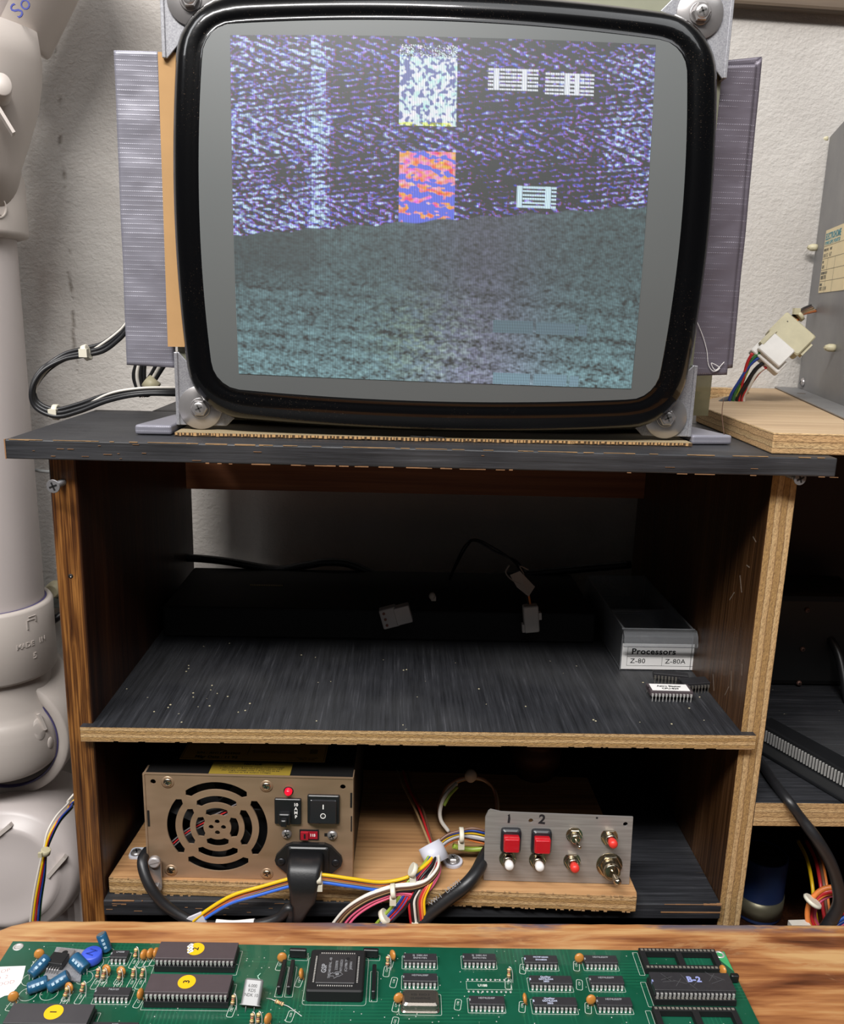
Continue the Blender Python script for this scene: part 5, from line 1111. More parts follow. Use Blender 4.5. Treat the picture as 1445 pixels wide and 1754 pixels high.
for (x, y, Y, d_, r_) in ((707, 1490, .514, (1, 0, -.6), .0055), (673, 1526, .5058, (1, 0, .15), .0055), (790, 1430, .5415, (1, 0, 0), .0062), (658, 1570, .505, (1, 0, .9), .006), (547, 1503, .504, (1, 0, .1), .0048), (717, 1586, .5045, (.2, 0, 1), .0065)):
    p = at(x, y, Y=Y); dd = Vector(d_).normalized(); tb_ = MB().lathe([(r_ * .92, -.0016), (r_, -.0014), (r_, .0014), (r_ * .92, .0016)], p, dd, 18, sy=.8); tb_.box(-.0022, .0022, -.0022, .0022, -r_ - .0035, -r_ + .001, M=T(p.x, p.y - .0015, p.z)); W(tb_, 'cable_tie', [NYLON], wh)
# ---- thick printed black cable
tc = thing('power_cable', 'thick black cable with grey printing slanting down beside the switch panel', 'power cable', tuple(at(760, 1545, Y=.512)))
W(MB().tube(pp([(715, 1600, .506), (732, 1570, .508), (760, 1545, .509), (795, 1518, .511), (815, 1495, .518), (828, 1470, .532), (840, 1450, .545), (850, 1430, .56)]), .0046, 14), 'cord', [BLKRUB], tc)
pm = at(762, 1532, Y=.5045); tdir = (at(790, 1511, Y=.506) - at(745, 1546, Y=.503)).normalized(); mb = MB(); mb.text("VW-1   LR2091", .0042, frame(pm + Vector((.0, -.0004, .002)), tdir, Vector((-.25, -1, .45))), 0, .00005); W(mb, 'printing', [plain('grey_print_on_cord', '#8a8a8c')], tc)
# ---- wiring loop with ties in the dark back
lp = thing('wire_loop', 'dim loop of wires with a pale tie in the dark behind the switch panel', 'wires', tuple(at(808, 1440, Y=.60)))
cy_ = [(768, 1424, .575), (754, 1405, .58), (752, 1375, .59), (766, 1345, .60), (795, 1331, .61), (825, 1333, .61), (845, 1352, .61), (850, 1385, .60), (846, 1420, .59)]
for i, c in enumerate(('brown', 'grey', 'tan')): W(MB().tube(pp([(x + i * 1.5, y + i * 2, Y + i * .001) for x, y, Y in cy_]), .0011, 8), 'wire', [WC[c]], lp)
W(MB().tube(pp([(768, 1424, .573), (755, 1405, .575), (754, 1385, .578), (763, 1362, .582), (782, 1342, .59)]), .0015, 8), 'wire', [WC['white']], lp)
W(MB().tube(pp([(760, 1380, .576), (770, 1362, .58), (783, 1348, .585)]), .0012, 8), 'wire', [WC['lime']], lp)
p = at(806, 1329, Y=.608); W(MB().ball(tuple(p), .0055, 12, sc_=(.9, .8, 1)), 'cable_tie', [plain('dim_tie', '#b0a498')], lp)
tz = thing('transformer', 'dark wound transformer in the back behind the switch panel', 'transformer', tuple(at(915, 1390, Y=.66)))
p = at(915, 1378, Y=.66); mb = MB(); mb.lathe([(.020, -.02), (.022, -.018), (.022, -.004), (.018, -.002), (.018, .004), (.022, .006), (.022, .02), (.018, .022)], (p.x, .67, .80), n=28); mb.cyl((p.x, .67, .7575), (p.x, .67, .80), .017); W(mb, 'winding', [plain('dark_copper', '#4a2c18', .5, .4)], tz)
# ================================================================== right bay
kc_ = thing('black_transformer_box', 'black metal box with screws in the dark right bay', 'box', (.39, .74, .8362))
mb = MB(); mb.box(.335, .43, .71, .775, .8362, .924); W(mb, 'housing', [plain('satin_black_box', '#0d0c0c', .5)], kc_, bevel=.006)
for x, y in ((1382, 1045), (1374, 1112), (1368, 1170)):
    p = at(x, y, Y=.7095); mb = MB(); phillips(mb, FRONT((p.x, .7098, p.z)), .0024, .002, 0, 1); W(mb, 'screw', [plain('dim_brass_screw', '#7a5a50', .4, .5), BLACKDOT], kc_)
tag(MB().tube(pp([(1410, 1080, .72), (1435, 1120, .70), (1450, 1190, .68), (1460, 1240, .66)]), .004, 10).build('bay_cable', BLKRUB), 'black cable drooping at the right of the black box in the bay', 'cable')
# chip tube: long connector with a row of bright pins
a_ = at(1302, 1244, Z=.8362 + .012); b_ = at(1470, 1338, Z=.8362 + .012); dv = Vector((b_.x - a_.x, b_.y - a_.y, 0)); L_ = dv.length + .05; dv.normalize()
XM = Matrix((dv, Vector((-dv.y, dv.x, 0)), (0, 0, 1))).transposed().to_4x4(); XM.translation = (a_.x, a_.y, .8363)
pc_ = thing('pin_strip', 'long black connector strip with a row of bright pins in the right bay', 'connector', tuple(XM.translation))
mb = MB(); mb.box(-.004, L_, -.002, .0, 0, .0145, M=XM).box(-.004, L_, .0, .016, .011, .0145, M=XM).box(-.004, L_, -.016, -.002, 0, .0025, M=XM); W(mb, 'strip', [BLK], pc_, bevel=.0006)
mb = MB(); k = int(L_ / .00262)
for i in range(k): mb.box(i * .00262, i * .00262 + .0011, -.0032, -.0021, .0035, .0125, M=XM)
W(mb, 'pin_row', [LEGM], pc_)
# blue capacitor in a strap
ca_ = at(1321, 1520, Y=.60); cc = thing('can_capacitor', 'large blue can capacitor in a metal strap under the right bay shelf', 'capacitor', (ca_.x, .62, .6702))
zt = at(1321, 1484, Y=.602).z; zs0, zs1 = at(1321, 1580, Y=.60).z, at(1321, 1552, Y=.60).z
mb = MB().lathe([(.0185, 0), (.0195, .002), (.0195, zt - .6702 - .001), (.0185, zt - .6702), (.0175, zt - .6702 - .0015)], (ca_.x, .62, .6702), n=40); mb.lathe([(.0001, zt - .6702 - .0012), (.0182, zt - .6702 - .0012), (.0182, zt - .6702 - .002)], (ca_.x, .62, .6702), n=40, m=1); W(mb, 'can', [plain('dark_blue_sleeve', '#2b3f6e', .35, 0, .04), BLKM], cc)
mb = MB().lathe([(.0197, zs0), (.0203, zs0), (.0203, zs1), (.0197, zs1)], (ca_.x, .62, 0), n=40); mb.box(ca_.x - .027, ca_.x - .019, .612, .614, zs0 - .002, zs1 + .001); mb.lathe([(.0025, 0), (.002, .002)], (ca_.x - .0235, .612, (zs0 + zs1) / 2), (0, -1, 0), 14)
W(mb, 'strap', [plain('dull_tin_strap', '#8f8a74', .4, .6)], cc)
# heavy cable across the bay shelf
tag(MB().tube(pp([(1290, 1290, .60), (1306, 1312, .565), (1325, 1340, .54), (1350, 1372, .518), (1374, 1405, .5125), (1400, 1440, .506), (1422, 1478, .5045), (1434, 1515, .5045), (1437, 1545, .5045), (1428, 1568, .505), (1412, 1592, .506)]), [.0034] * 5 + [.0040] * 3 + [.0044] * 4, 16).build('heavy_cable', BLKRUB), 'heavy black cable curving over the front of the right bay shelf', 'power cable')
cw = thing('coiled_wires', 'coil of orange and red wires with a tie at the lower right', 'wires', tuple(at(1425, 1588, Y=.53)))
import cmath
for i, (c, r_) in enumerate((('orange', 44), ('red', 38), ('orange', 35), ('pink', 31))):
    pts = [(1426 + i + r_ * math.cos(a) * (1 + .04 * i), 1566 + r_ * 1.05 * math.sin(a), .525 + .002 * math.sin(2 * a + i) + i * .001) for a in [math.radians(90 + 40 * k) for k in range(11)]]
    W(MB().tube(pp(pts), .0019 if i < 2 else .0014, 9), 'wire', [WC[c]], cw, label=c + ' wire')
for c, o_ in (('red', 0), ('brown', 6), ('yellow', -14), ('orange', 10)): W(MB().tube(pp([(1380 + o_, 1440, .60), (1395 + o_, 1470, .58), (1404 + o_, 1510, .56), (1408 + o_, 1550, .55), (1415 + o_, 1595, .54)]), .0014, 8), 'wire', [WC[c]], cw, label=c + ' wire')
for c, o_ in (('blue', 0), ('dkblue', 6), ('red', -8), ('pink', 10)): W(MB().tube(pp([(1418, 1596 + o_ * .3, .512), (1432, 1580 + o_, .513), (1450, 1568 + o_, .515)]), .0014, 8), 'wire', [WC[c]], cw, label=c.replace('dk', 'dark ') + ' wire')
W(MB().tube(pp([(1390, 1415, .62), (1404, 1404, .62), (1425, 1402, .62), (1450, 1412, .62)]), .0009, 8), 'wire', [WC['grey']], cw)
p = at(1391, 1544, Y=.522); W(MB().lathe([(.0062, -.0014), (.007, 0), (.0062, .0014)], p, (.5, 0, .9), 16), 'cable_tie', [NYLON], cw)
tag(MB().box(0, .014, 0, .01, 0, .004, M=T(*at(1360, 1601, Y=.515)) @ R(3, 'Z')).build('white_connector_block', plain('off_white_block', '#c0bab0', .5)), 'off-white block just showing behind the bench at the lower right', 'connector')
# ================================================================== workbench
BZ = .7535
bench = thing('workbench', 'scarred varnished wooden workbench top across the bottom of the picture', 'workbench', (.1, .1, 0))
mb = MB(); pts = [(-.262, -.4), (.75, -.4), (.75, .5025)]
rnd = random.Random(2); n_e = 90
pts += [(.75 - (.75 + .25) * i / n_e, .5025 + rnd.uniform(-.0004, .0004)) for i in range(1, n_e)] + [(-.252, .4975), (-.258, .493), (-.262, .484)]
mb.prism(pts, BZ - .03, BZ, 0); W(mb, 'bench_top', [BENCH], bench, bevel=.0035, seg=4)
for x, y in ((-.22, .44), (.70, .44), (-.22, -.36), (.70, -.36)): W(MB().box(x - .03, x + .03, y - .03, y + .03, 0, BZ - .03), 'leg', [BENCH], bench)
# ================================================================== arcade circuit board
PBZ = BZ + .0046          # underside of the board rests on its solder tails
TOPZ = PBZ + .0016
a_ = at(22, 1612, Z=TOPZ); b_ = at(1240, 1629.5, Z=TOPZ)
bx = Vector((b_.x - a_.x, b_.y - a_.y, 0)); BL = bx.length; bx.normalize(); by = Vector((-bx.y, bx.x, 0))
a_ = Vector((a_.x, a_.y, TOPZ)); BA = math.atan2(bx.y, bx.x)
pcb = thing('circuit_board', 'green arcade circuit board crowded with chips lying on the workbench', 'circuit board', tuple(a_ + bx * BL / 2 - by * .12), BA)
CO = pcb.location.copy(); PMX = Matrix.Translation(CO) @ Matrix.Rotation(BA, 4, 'Z'); PINV = PMX.inverted()
def L(x, y, h=0):
    """photo pixel at height h above the board -> board local xy"""
    q = PINV @ at(x, y, Z=TOPZ + h); return q.x, q.y
def LB(mb, name, mats, parent=None, **k): return mb.build(name, mats, parent or pcb, **k)
n = N('green_solder_mask')
v1 = n.noise(26, None, 3); brk = n.n('ShaderNodeTexBrick'); 
tr1 = n.n('ShaderNodeTexNoise'); 
xs_ = n.math('SINE', n.math('MULTIPLY', n.n('ShaderNodeSeparateXYZ').outputs[0], 1.)) if False else None
spx = n.n('ShaderNodeSeparateXYZ'); n.link(n.tc, spx.inputs[0])
tA = n.math('GREATER_THAN', n.math('SINE', n.math('MULTIPLY', spx.outputs[1], 2600.)), .55); tB = n.math('GREATER_THAN', n.math('SINE', n.math('MULTIPLY', spx.outputs[0], 2500.)), .6)
mk1 = n.ramp(n.noise(22, n.vec((.35, 2, 1)), 1), [(.54, 0.), (.56, 1.)]); mk2 = n.ramp(n.noise(20, n.vec((2, .35, 1)), 1), [(.56, 0.), (.58, 1.)])
tr = n.math('MAXIMUM', n.math('MULTIPLY', tA, mk1), n.math('MULTIPLY', tB, mk2))
c_ = n.ramp(v1, [(.3, '#0e4631'), (.7, '#155540')]); c_ = n.mix(n.math('MULTIPLY', tr, .4), c_, '#1f6a4c'); n.bump(tr, .15, .0002)
c_ = n.mix(n.ramp(n.noise(600, None, 1), [(.77, 0.), (.8, .7)]), c_, '#c2c7b8')
MASK = n.set(c_, .3, 0, Coat_Weight=.3)
SILK = plain('white_silkscreen', '#c9cdc4', .6, 0, .05); LGREEN = plain('bare_laminate_green', '#3f9b62', .4)
fx0, fx1, fyb, fyf = -BL / 2, BL / 2, .12, -.12
# outline follows the photo: the right edge runs straight toward the viewer
hA = L(31, 1622); hB = L(1232, 1635)
mb = MB(); mb.plate([(fx0, fyf), (fx1, fyf), (fx1, fyb), (fx0, fyb)], [circ(*hA, .0019, 16), circ(*hB, .0019, 16)], .0016, T(0, 0, -.0016))
LB(mb, 'board', [MASK], bevel=.0002)
mb = MB(); mb.prism([(fx1 - .010, fyb - .0003), (fx1 - .0003, fyb - .0003), (fx1 - .0003, fyb - .017)], 0, .00005); LB(mb, 'bare_corner', [LGREEN])
for h_ in (hA, hB): mb = MB(); mb.lathe([(.0019, -.0016), (.0019, .0002), (.0032, .0002), (.0032, 0)], (h_[0], h_[1], 0), n=24); LB(mb, 'mounting_eyelet', [LEGM])
mb = MB()
for i in range(14):
    for y_ in (-.1, 0, .112): mb.cyl((fx0 + .01 + i * (BL - .02) / 13, y_, -.0046 - .0016 + .0016), (fx0 + .01 + i * (BL - .02) / 13, y_, -.0016), .0006, n=6)
LB(mb, 'solder_tails', [LEGM])
CHIPG = plain('chip_grey_black', '#2f2e31', .4, 0, .08, 300); PRN = plain('grey_chip_print', '#8f9094', .6); PRNB = plain('pale_chip_print', '#b4bad0', .6)
cache = {}
def outline_mb(mb, x0, x1, y0, y1, r=.0005, w=.00022, z=.00006):
    a = rrect(x0, x1, y0, y1, r, 3); b = rrect(x0 + w, x1 - w, y0 + w, y1 - w, max(r - w, .0001), 3); k = len(a)
    mb.add([(p[0], p[1], z) for p in a] + [(p[0], p[1], z) for p in b], [(i, (i + 1) % k, k + (i + 1) % k, k + i) for i in range(k)]); return mb
def chip(px, py, np_, wd, texts=(), body=None, tcol=None, zb=.0009, pn='dip_chip', tscale=1, rot=0, L_over=None):
    """px,py = centre of the front leg row on the board; np_ pins on a side"""
    x, y = L(px, py); cyy = y + wd / 2 + .0008; g, legs, Ln_ = dip_geo(np_, wd, leg=0, zb=zb, th=.0033)
    for i, (s, sz, dx, dy) in enumerate(texts): g.text(s, sz * tscale, T(dx, dy, zb + .00335), 1, .00003, bold=.00005)
    mats = [body or CHIPG, tcol or PRN]
    # notch face uses slot 1 in dip_geo -> keep same material
    o = g.build(pn, [mats[0], mats[1]], pcb); o.location = (x, cyy, 0); o.rotation_euler.z = rot
    for l in legs:
        for i, v in enumerate(l.v): pass
        lo = l.build('leg_row', LEGM, o)
    sk = MB(); outline_mb(sk, -Ln_ / 2 - .0009, Ln_ / 2 + .0006, -wd / 2 - .0024, wd / 2 + .0024); s_ = sk.build('silkscreen_outline', SILK, o)
    pads = MB()
    for i in range(np_):
        for s_ in (-1, 1): pads.lathe([(.0008, 0), (.0007, .00025), (.0004, .0005)], ((i - (np_ - 1) / 2) * .00254, s_ * (wd / 2 + .0007), 0), n=8)
    pads.build('solder_pads', LEGM, o)
    return o
S = .0018
def tt(*lines, s=S, dx=0, dy0=.0013, st=.0022): return [(l, s, dx, dy0 - i * st) for i, l in enumerate(lines)]
chip(202, 1651, 4, .0062, tt("LM358"))
chip(190, 1717, 8, .0064, tt("74LS123"))
chip(192, 1779, 10, .0064, tt("8403", "MB8416"))
for x_ in (719, 821): chip(x_, 1657, 8, .0064, tt("3J  3484 AH", "SN74174N", s=.0019))
chip(719, 1692, 8, .0064, tt("HD74ALS08P", s=.0018))
chip(834, 1732, 8, .0064, tt("HD74LS240P", s=.0018))
chip(927, 1660, 8, .0064, tt("MC74F163AN", "3XAA8236", s=.0016), tcol=PRNB)
chip(1030, 1660, 8, .0064, tt("HD74LS257P", s=.0018))
chip(944, 1696, 10, .0064, tt("QualStar", "GD74LS244", "3803", s=.0018, st=.0018, dy0=.0018, dx=-.003), tcol=PRNB)
chip(1040, 1696, 8, .0064, tt("HD74LS257P", s=.0018))
chip(951, 1734, 10, .0064, tt("QualStar", "GD74LS244", "3803", s=.0018, st=.0018, dy0=.0018, dx=-.003), tcol=PRNB)
chip(1053, 1734, 8, .0064, tt("HD74LS257P", s=.0018))
chip(509, 1782, 10, .0064, tt("QualStar", "GD74LS245", s=.0018, st=.0018, dy0=.0018), tcol=PRNB)
chip(621, 1782, 10, .0064, tt("QualStar", "GD74LS245", s=.0018, st=.0018, dy0=.0018), tcol=PRNB)
chip(727, 1784, 8, .0064, tt("QualStar", "GD74LS74", s=.0018, st=.0018, dy0=.0018), tcol=PRNB)
chip(846, 1786, 10, .0064, tt("HD74LS273P", s=.0018, dy0=.002))
chip(970, 1785, 14, .0064, tt("HD74LS374P", s=.0018, dy0=.002))
chip(1064, 1786, 8, .0064, tt("HD74LS257P", s=.0018, dy0=.002))
chip(1240, 1800, 4, .0062)
chip(400, 1783, 10, .0064, tt("HM50464", s=.0018, dy0=.002))
# wide chips in sockets with numbered stickers
STK = plain('orange_yellow_sticker', '#efb80c', .6, 0, .03)
def wide(x0p, x1p, ybase, num, body, name='rom_chip', zb=.0055, dnum=0, worn=False, rotn=90):
    x0, y = L(x0p, ybase); x1, _ = L(x1p, ybase); xc = (x0 + x1) / 2; wd = .0148; np_ = int(round((x1 - x0) / .00254)); cyy = y + wd / 2 + .001
    sk = MB(); hx = (np_ * .00254 + .001) / 2; hy = wd / 2 + .0012
    sk.plate([(-hx, -hy), (hx, -hy), (hx, hy), (-hx, hy)], [[(-hx * .85, -hy + .004), (-hx * .1, -hy + .004), (-hx * .1, hy - .004), (-hx * .85, hy - .004)], [(hx * .1, -hy + .004), (hx * .85, -hy + .004), (hx * .85, hy - .004), (hx * .1, hy - .004)]], .004, T(0, 0, .0003))
    so = sk.build('chip_socket', BLK, pcb, bevel=.0002); so.location = (xc, cyy, 0)
    g, legs, Ln_ = dip_geo(np_, wd - .0008, zb=zb, th=.0036, notch=False)
    for s_, m_ in (('b', None),): pass
    if num:
        M_ = T(dnum, .0008, zb + .0037); g.lathe([(.0052, -.0001), (.0052, .00008)], M=M_, n=36, m=1); g.text(num, .0052, M_ @ T(0, 0, .0001) @ R(rotn, 'Z'), 2, .00003, bold=.00012)
        if worn: 
            for q in range(9): g.lathe([(.0009 + .0004 * (q % 3), 0), (.0009, .00009)], M=M_ @ T(-.0038 + .0009 * (q % 3) - .0002 * q, -.003 + q * .0008, .00006), n=6, m=3)
    ch_ = g.build(name, [body, STK, INK, PAPER], so, label=('chip with an orange sticker numbered ' + num) if num else None)
    return so, ch_, legs, np_, wd, zb
for args in ((264, 402, 1665, "2", CHIPB, 'rom_chip', .0055, -.001, True), (246, 391, 1726, "3", CHIPB, 'rom_chip', .0062, -.0015), (6, 147, 1779, "1", plain('chip_dark_grey', '#3f3d40', .5), 'rom_chip', .0055, .002)):
    so, ch_, legs, np_, wd, zb = wide(*args)
    for l in legs: l.build('leg_row', LEGM, ch_)
    sk = MB(); hx = np_ * .00127 + .002; outline_mb(sk, -hx, hx, -wd / 2 - .0028, wd / 2 + .0028); sk.build('silkscreen_outline', SILK, so)
def empty_socket(x0p, x1p, ybase, filled=False):
    x0, y = L(x0p, ybase); x1, _ = L(x1p, ybase); xc = (x0 + x1) / 2; np_ = int(round((x1 - x0) / .00254)); wd = .0160 if not filled else .0158; hx = np_ * .00127 + .0006; hy = wd / 2 + .0008; cyy = y + hy
    sk = MB(); sk.plate([(-hx, -hy), (hx, -hy), (hx, hy), (-hx, hy)], [[(-hx * .86, -hy + .0034), (-hx * .08, -hy + .0034), (-hx * .08, hy - .0034), (-hx * .86, hy - .0034)], [(hx * .08, -hy + .0034), (hx * .86, -hy + .0034), (hx * .86, hy - .0034), (hx * .08, hy - .0034)]], .0042, T(0, 0, .0003))
    so = sk.build('chip_socket', BLKM, pcb, bevel=.0002); so.location = (xc, cyy, 0)
    m_ = MB(); m2 = MB()
    for i in range(np_):
        x = (i - (np_ - 1) / 2) * .00254
        for s_ in (-1, 1):
            m_.box(x - .0008, x + .0008, s_ * (hy - .0015) - .001, s_ * (hy - .0015) + .0006, .0045, .0047)
    m_.build('contact_row', plain('socket_contacts', '#9b968c', .4, .5), so)
    sk = MB(); outline_mb(sk, -hx - .0035, -hx, -hy - .001, hy + .001); sk.build('silkscreen_outline', SILK, so)
    return so, np_, xc, cyy
empty_socket(1107, 1235, 1669)
so, np_, xc, cyy = empty_socket(1121, 1258, 1723, True)
g, legs, Ln_ = dip_geo(np_, .0142, zb=.0058, th=.0042); g.text("B-2", .0058, T(.0015, .0012, .0101), 1, .00003, bold=.00025, spacing=1.1)
g.lathe([(.0013, 0), (.0013, .00005)], (-.0145, .002, .0100), n=20, m=2)
for i in range(12):
    g.box(-.004, .004, -.00008, .00008, 0, .00003, 3, M=T(random.uniform(-.017, .017), random.uniform(-.005, .005), .01005) @ R(random.uniform(-70, 70), 'Z'))
cpu = g.build('processor_chip', [CHIPG, plain('lilac_paint_marker', '#8d95c8', .6), BLKM, plain('scratch_grey', '#5c5c5e', .5)], so, label='big scratched chip marked B-2')
for l in legs: l.build('leg_row', LEGM, cpu)
empty_socket(1133, 1272, 1776)
# square processor in its carrier
x0, y = L(523, 1716); x1, _ = L(621, 1716); xc = (x0 + x1) / 2; s_ = (x1 - x0) / 2; cyy = y + s_
mb = MB(); mb.rbox(-s_, s_, -s_, s_, .0003, .0080, .0016, seg=3); plcc = mb.build('square_socket', BLKM, pcb, label='deep black square socket'); plcc.location = (xc, cyy, 0)
mb = MB()
for i in range(17):
    o_ = (i - 8) * .00127
    for k in range(4): mb.box(o_ - .0003, o_ + .0003, -s_ * .80, -s_ * .80 + .0009, .0080, .0082, 0, M=R(90 * k, 'Z'))
mb.build('contact_row', LEGM, plcc)
mb = MB(); q_ = s_ * .70; mb.rbox(-q_, q_, -q_, q_, .0078, .0090, .0006)
CM2 = R(90, 'Z'); z_ = .00905
mb.text("GSP", .0042, T(-.0075, -.0005, z_) @ CM2, 1, .00003, bold=.0001)
for i, s0 in enumerate(("TMS34010FNL -40", "2320078", "WY103521", "(C)1986 TI", "JAPAN")): mb.text(s0, .0022, T(-.0040 + i * .0029 + (.001 if i else 0), .002 if i else 0, z_) @ CM2, 1, .00003)
mb.lathe([(.0012, 0), (.0012, .00004)], (.0065, .0075, z_), n=18, m=2); mb.tube([(x, y, z_) for x, y in ((-.0035, -.0052), (-.0035, -.0066), (-.0012, -.0066), (-.0010, -.0085), (.0008, -.0070), (.0022, -.0066), (.0042, -.0052), (.0026, -.0036), (.0008, -.0032), (-.0004, -.0034), (-.0010, -.0046), (-.0022, -.0040), (-.0035, -.0052))], .00014, 5, m=1, sub=1); mb.text('ti', .0034, T(.0006, -.0050, z_) @ CM2, 1, .00003, bold=.0001)
mb.build('processor_chip', [plain('plcc_black', '#2b2a2c', .45), PRN, BLKM], plcc, label='square black graphics processor')
sk = MB(); outline_mb(sk, -s_ - .002, s_ + .002, -s_ - .0025, s_ + .002, .002); sk.build('silkscreen_outline', SILK, plcc)
# thin black resistor arrays
def sip(xa, ya, xb, yb):
    a = L(xa, ya); b = L(xb, yb); d = Vector((b[0] - a[0], b[1] - a[1])); ln = d.length; mb = MB(); mb.rbox(-ln / 2, ln / 2, -.00125, .00125, .0012, .0066, .0008)
    k = int(ln / .00254)
    for i in range(k): mb.box((i - (k - 1) / 2) * .00254 - .0003, (i - (k - 1) / 2) * .00254 + .0003, -.0002, .0002, 0, .0013, 1)
    o = mb.build('resistor_array', [BLK, LEGM], pcb); o.location = ((a[0] + b[0]) / 2, (a[1] + b[1]) / 2, 0); o.rotation_euler.z = math.atan2(d.y, d.x)
    sk = MB(); outline_mb(sk, -ln / 2 - .001, ln / 2 + .001, -.0024, .0024); sk.build('silkscreen_outline', SILK, o)
sip(477, 1706, 488, 1658); sip(494, 1706, 502, 1658); sip(639, 1714, 641, 1666); sip(496, 1640, 525, 1641); sip(622, 1640, 648, 1641)
# oscillator can
x0, y = L(686, 1737); x1, _ = L(753, 1737); w2 = (x1 - x0) / 2; mb = MB(); mb.rbox(-w2, w2, -.0068, .0068, .0004, .0012, .002); mb.rbox(-w2 + .0008, w2 - .0008, -.006, .006, .001, .0058, .0022, seg=5)
mb.text("KSS  EXO-3", .0022, T(0, .0012, .00585), 1, .00003); mb.text("50.0000MHZ", .0022, T(0, -.0016, .00585), 1, .00003)
o = mb.build('oscillator_can', [plain('grey_brown_can', '#8f8880', .22, .85, .05), INK], pcb, label='shiny metal oscillator can'); o.location = ((x0 + x1) / 2, y + .0072, 0)
sk = MB(); outline_mb(sk, -w2 - .0012, w2 + .0012, -.008, .008, .001); sk.build('silkscreen_outline', SILK, o)
# crystal leaning
a = L(428, 1731); mb = MB(); MM = T(a[0], a[1] + .001, .003) @ R(-6, 'Z') @ R(-48, 'X')
mb.rbox(-.0064, .0064, -.0022, .0022, 0, .0006, .002, M=MM); mb.rbox(-.0056, .0056, -.0019, .0019, 0, .0135, .0019, M=MM, seg=5)
mb.text("6.000\nKDS\nNDK 10", .0024, MM @ T(0, -.00195, .0072) @ R(90, 'X'), 1, .00003)
for s_ in (-1, 1): mb.cyl(MM @ Vector((s_ * .0025, 0, 0)), (a[0] + s_ * .0025, a[1] - .001, 0), .00025, n=6)
LB(mb, 'crystal', [plain('matt_silver_can', '#8f8f8f', .5, .4, .04), INK], label='leaning silver crystal can')
# blue trimmer
a = L(158, 1647); mb = MB(); TM = T(a[0], a[1], 0) @ R(-20, 'Z'); mb.lathe([(.0058, .001), (.0062, .002), (.0062, .006), (.0055, .0068), (.0001, .0068)], M=TM @ T(0, 0, 0) , n=36)
for i, q in enumerate(((.0032, .0004, 0, .002), (.0032, .0004, 0, -.002), (.0032, .0004, 50, 0))): mb.box(-q[0] * .8, q[0] * .8, -q[1], q[1], .0068, .0071, 1, M=TM @ T(0, q[3], 0) @ R(q[2], 'Z'))
for i in range(3): mb.cyl(TM @ Vector(((i - 1) * .0025, -.003, 0)), TM @ Vector(((i - 1) * .0025, -.003, .001)), .0004, n=6, m=1)
sk = MB(); LB(mb, 'trimmer', [plain('cobalt_blue_plastic', '#3a55c8', .4), plain('deep_blue_plastic', '#253a94', .5)], label='round cobalt blue trimmer')
sk = MB()
def ring(sk, x, y, r, w=.00025, z=.00006, n=28):
    sk.add([(x + rr * math.cos(2 * PI * i / n), y + rr * math.sin(2 * PI * i / n), z) for rr in (r, r - w) for i in range(n)], [(i, (i + 1) % n, n + (i + 1) % n, n + i) for i in range(n)])
for x_, y_, r_ in ((158, 1650, .0068), (183, 1632, .0044), (144, 1675, .0052), (52, 1678, .005), (84, 1702, .0052), (48, 1703, .0052)): a = L(x_, y_); ring(sk, a[0], a[1], r_)
LB(sk, 'silkscreen_rings', [SILK])
# blue electrolytic capacitors (base pixel, top pixel, height of the top)
BCAP = plain('teal_blue_sleeve', '#205374', .35, 0, .04, 90); STRIPE = plain('pale_stripe', '#9fb8c8', .5)
def ecap(bx_, by_, tx, ty, hb, ht, r, ln):
    b = Vector((*L(bx_, by_, hb), hb)); t = Vector((*L(tx, ty, ht), ht)); d = (t - b).normalized(); t = b + d * ln
    mb = MB(); mb.lathe([(r * .85, -.0002), (r, .0008), (r * .93, .0016), (r, .0024), (r, ln - .0006), (r * .9, ln)], b, d, 26)
    mb.lathe([(r * .8, ln + .0001), (r * .78, ln + .0002)], b, d, 22, m=1)
    Q_ = d.to_track_quat('Z', 'Y').to_matrix().to_4x4(); Q_.translation = b
    best = max(range(0, 360, 15), key=lambda a: ((Q_.to_3x3() @ Vector((math.cos(math.radians(a)), math.sin(math.radians(a)), 0))).dot(Vector((.1, -.8, .6)))))
    for j in range(3):
        nrm = Q_.to_3x3() @ Vector((math.cos(math.radians(best)), math.sin(math.radians(best)), 0)); c_ = b + d * (ln * (.3 + .22 * j)) + nrm * (r + .00005)
        mb.box(-.0008, .0008, -.0008, .0008, 0, .00008, 2, M=frame(c_, d, nrm))
    g_ = Vector((b.x, b.y, 0)); 
    for s_ in (-1, 1): mb.tube([b + Vector((s_ * .001, 0, 0)), Vector((g_.x + s_ * .001, g_.y, max(0, hb * .4))), Vector((g_.x + s_ * .001, g_.y - .0005, 0))], .00025, 5, m=3)
    LB(mb, 'electrolytic_capacitor', [BCAP, plain('sleeve_end_grey', '#77797b', .4, .4) if 'sleeve_end_grey' not in bpy.data.materials else bpy.data.materials['sleeve_end_grey'], STRIPE, LEGM], label='teal blue electrolytic capacitor')
ecap(184, 1628, 173, 1600, .0010, .0115, .0032, .0115)
ecap(53, 1670, 77, 1645, .0030, .0060, .0034, .0125)
ecap(146, 1660, 124, 1638, .0035, .0075, .0040, .0110)
ecap(84, 1692, 112, 1674, .0030, .0070, .0037, .0120)
ecap(48, 1694, 73, 1684, .0035, .0045, .0036, .0110)
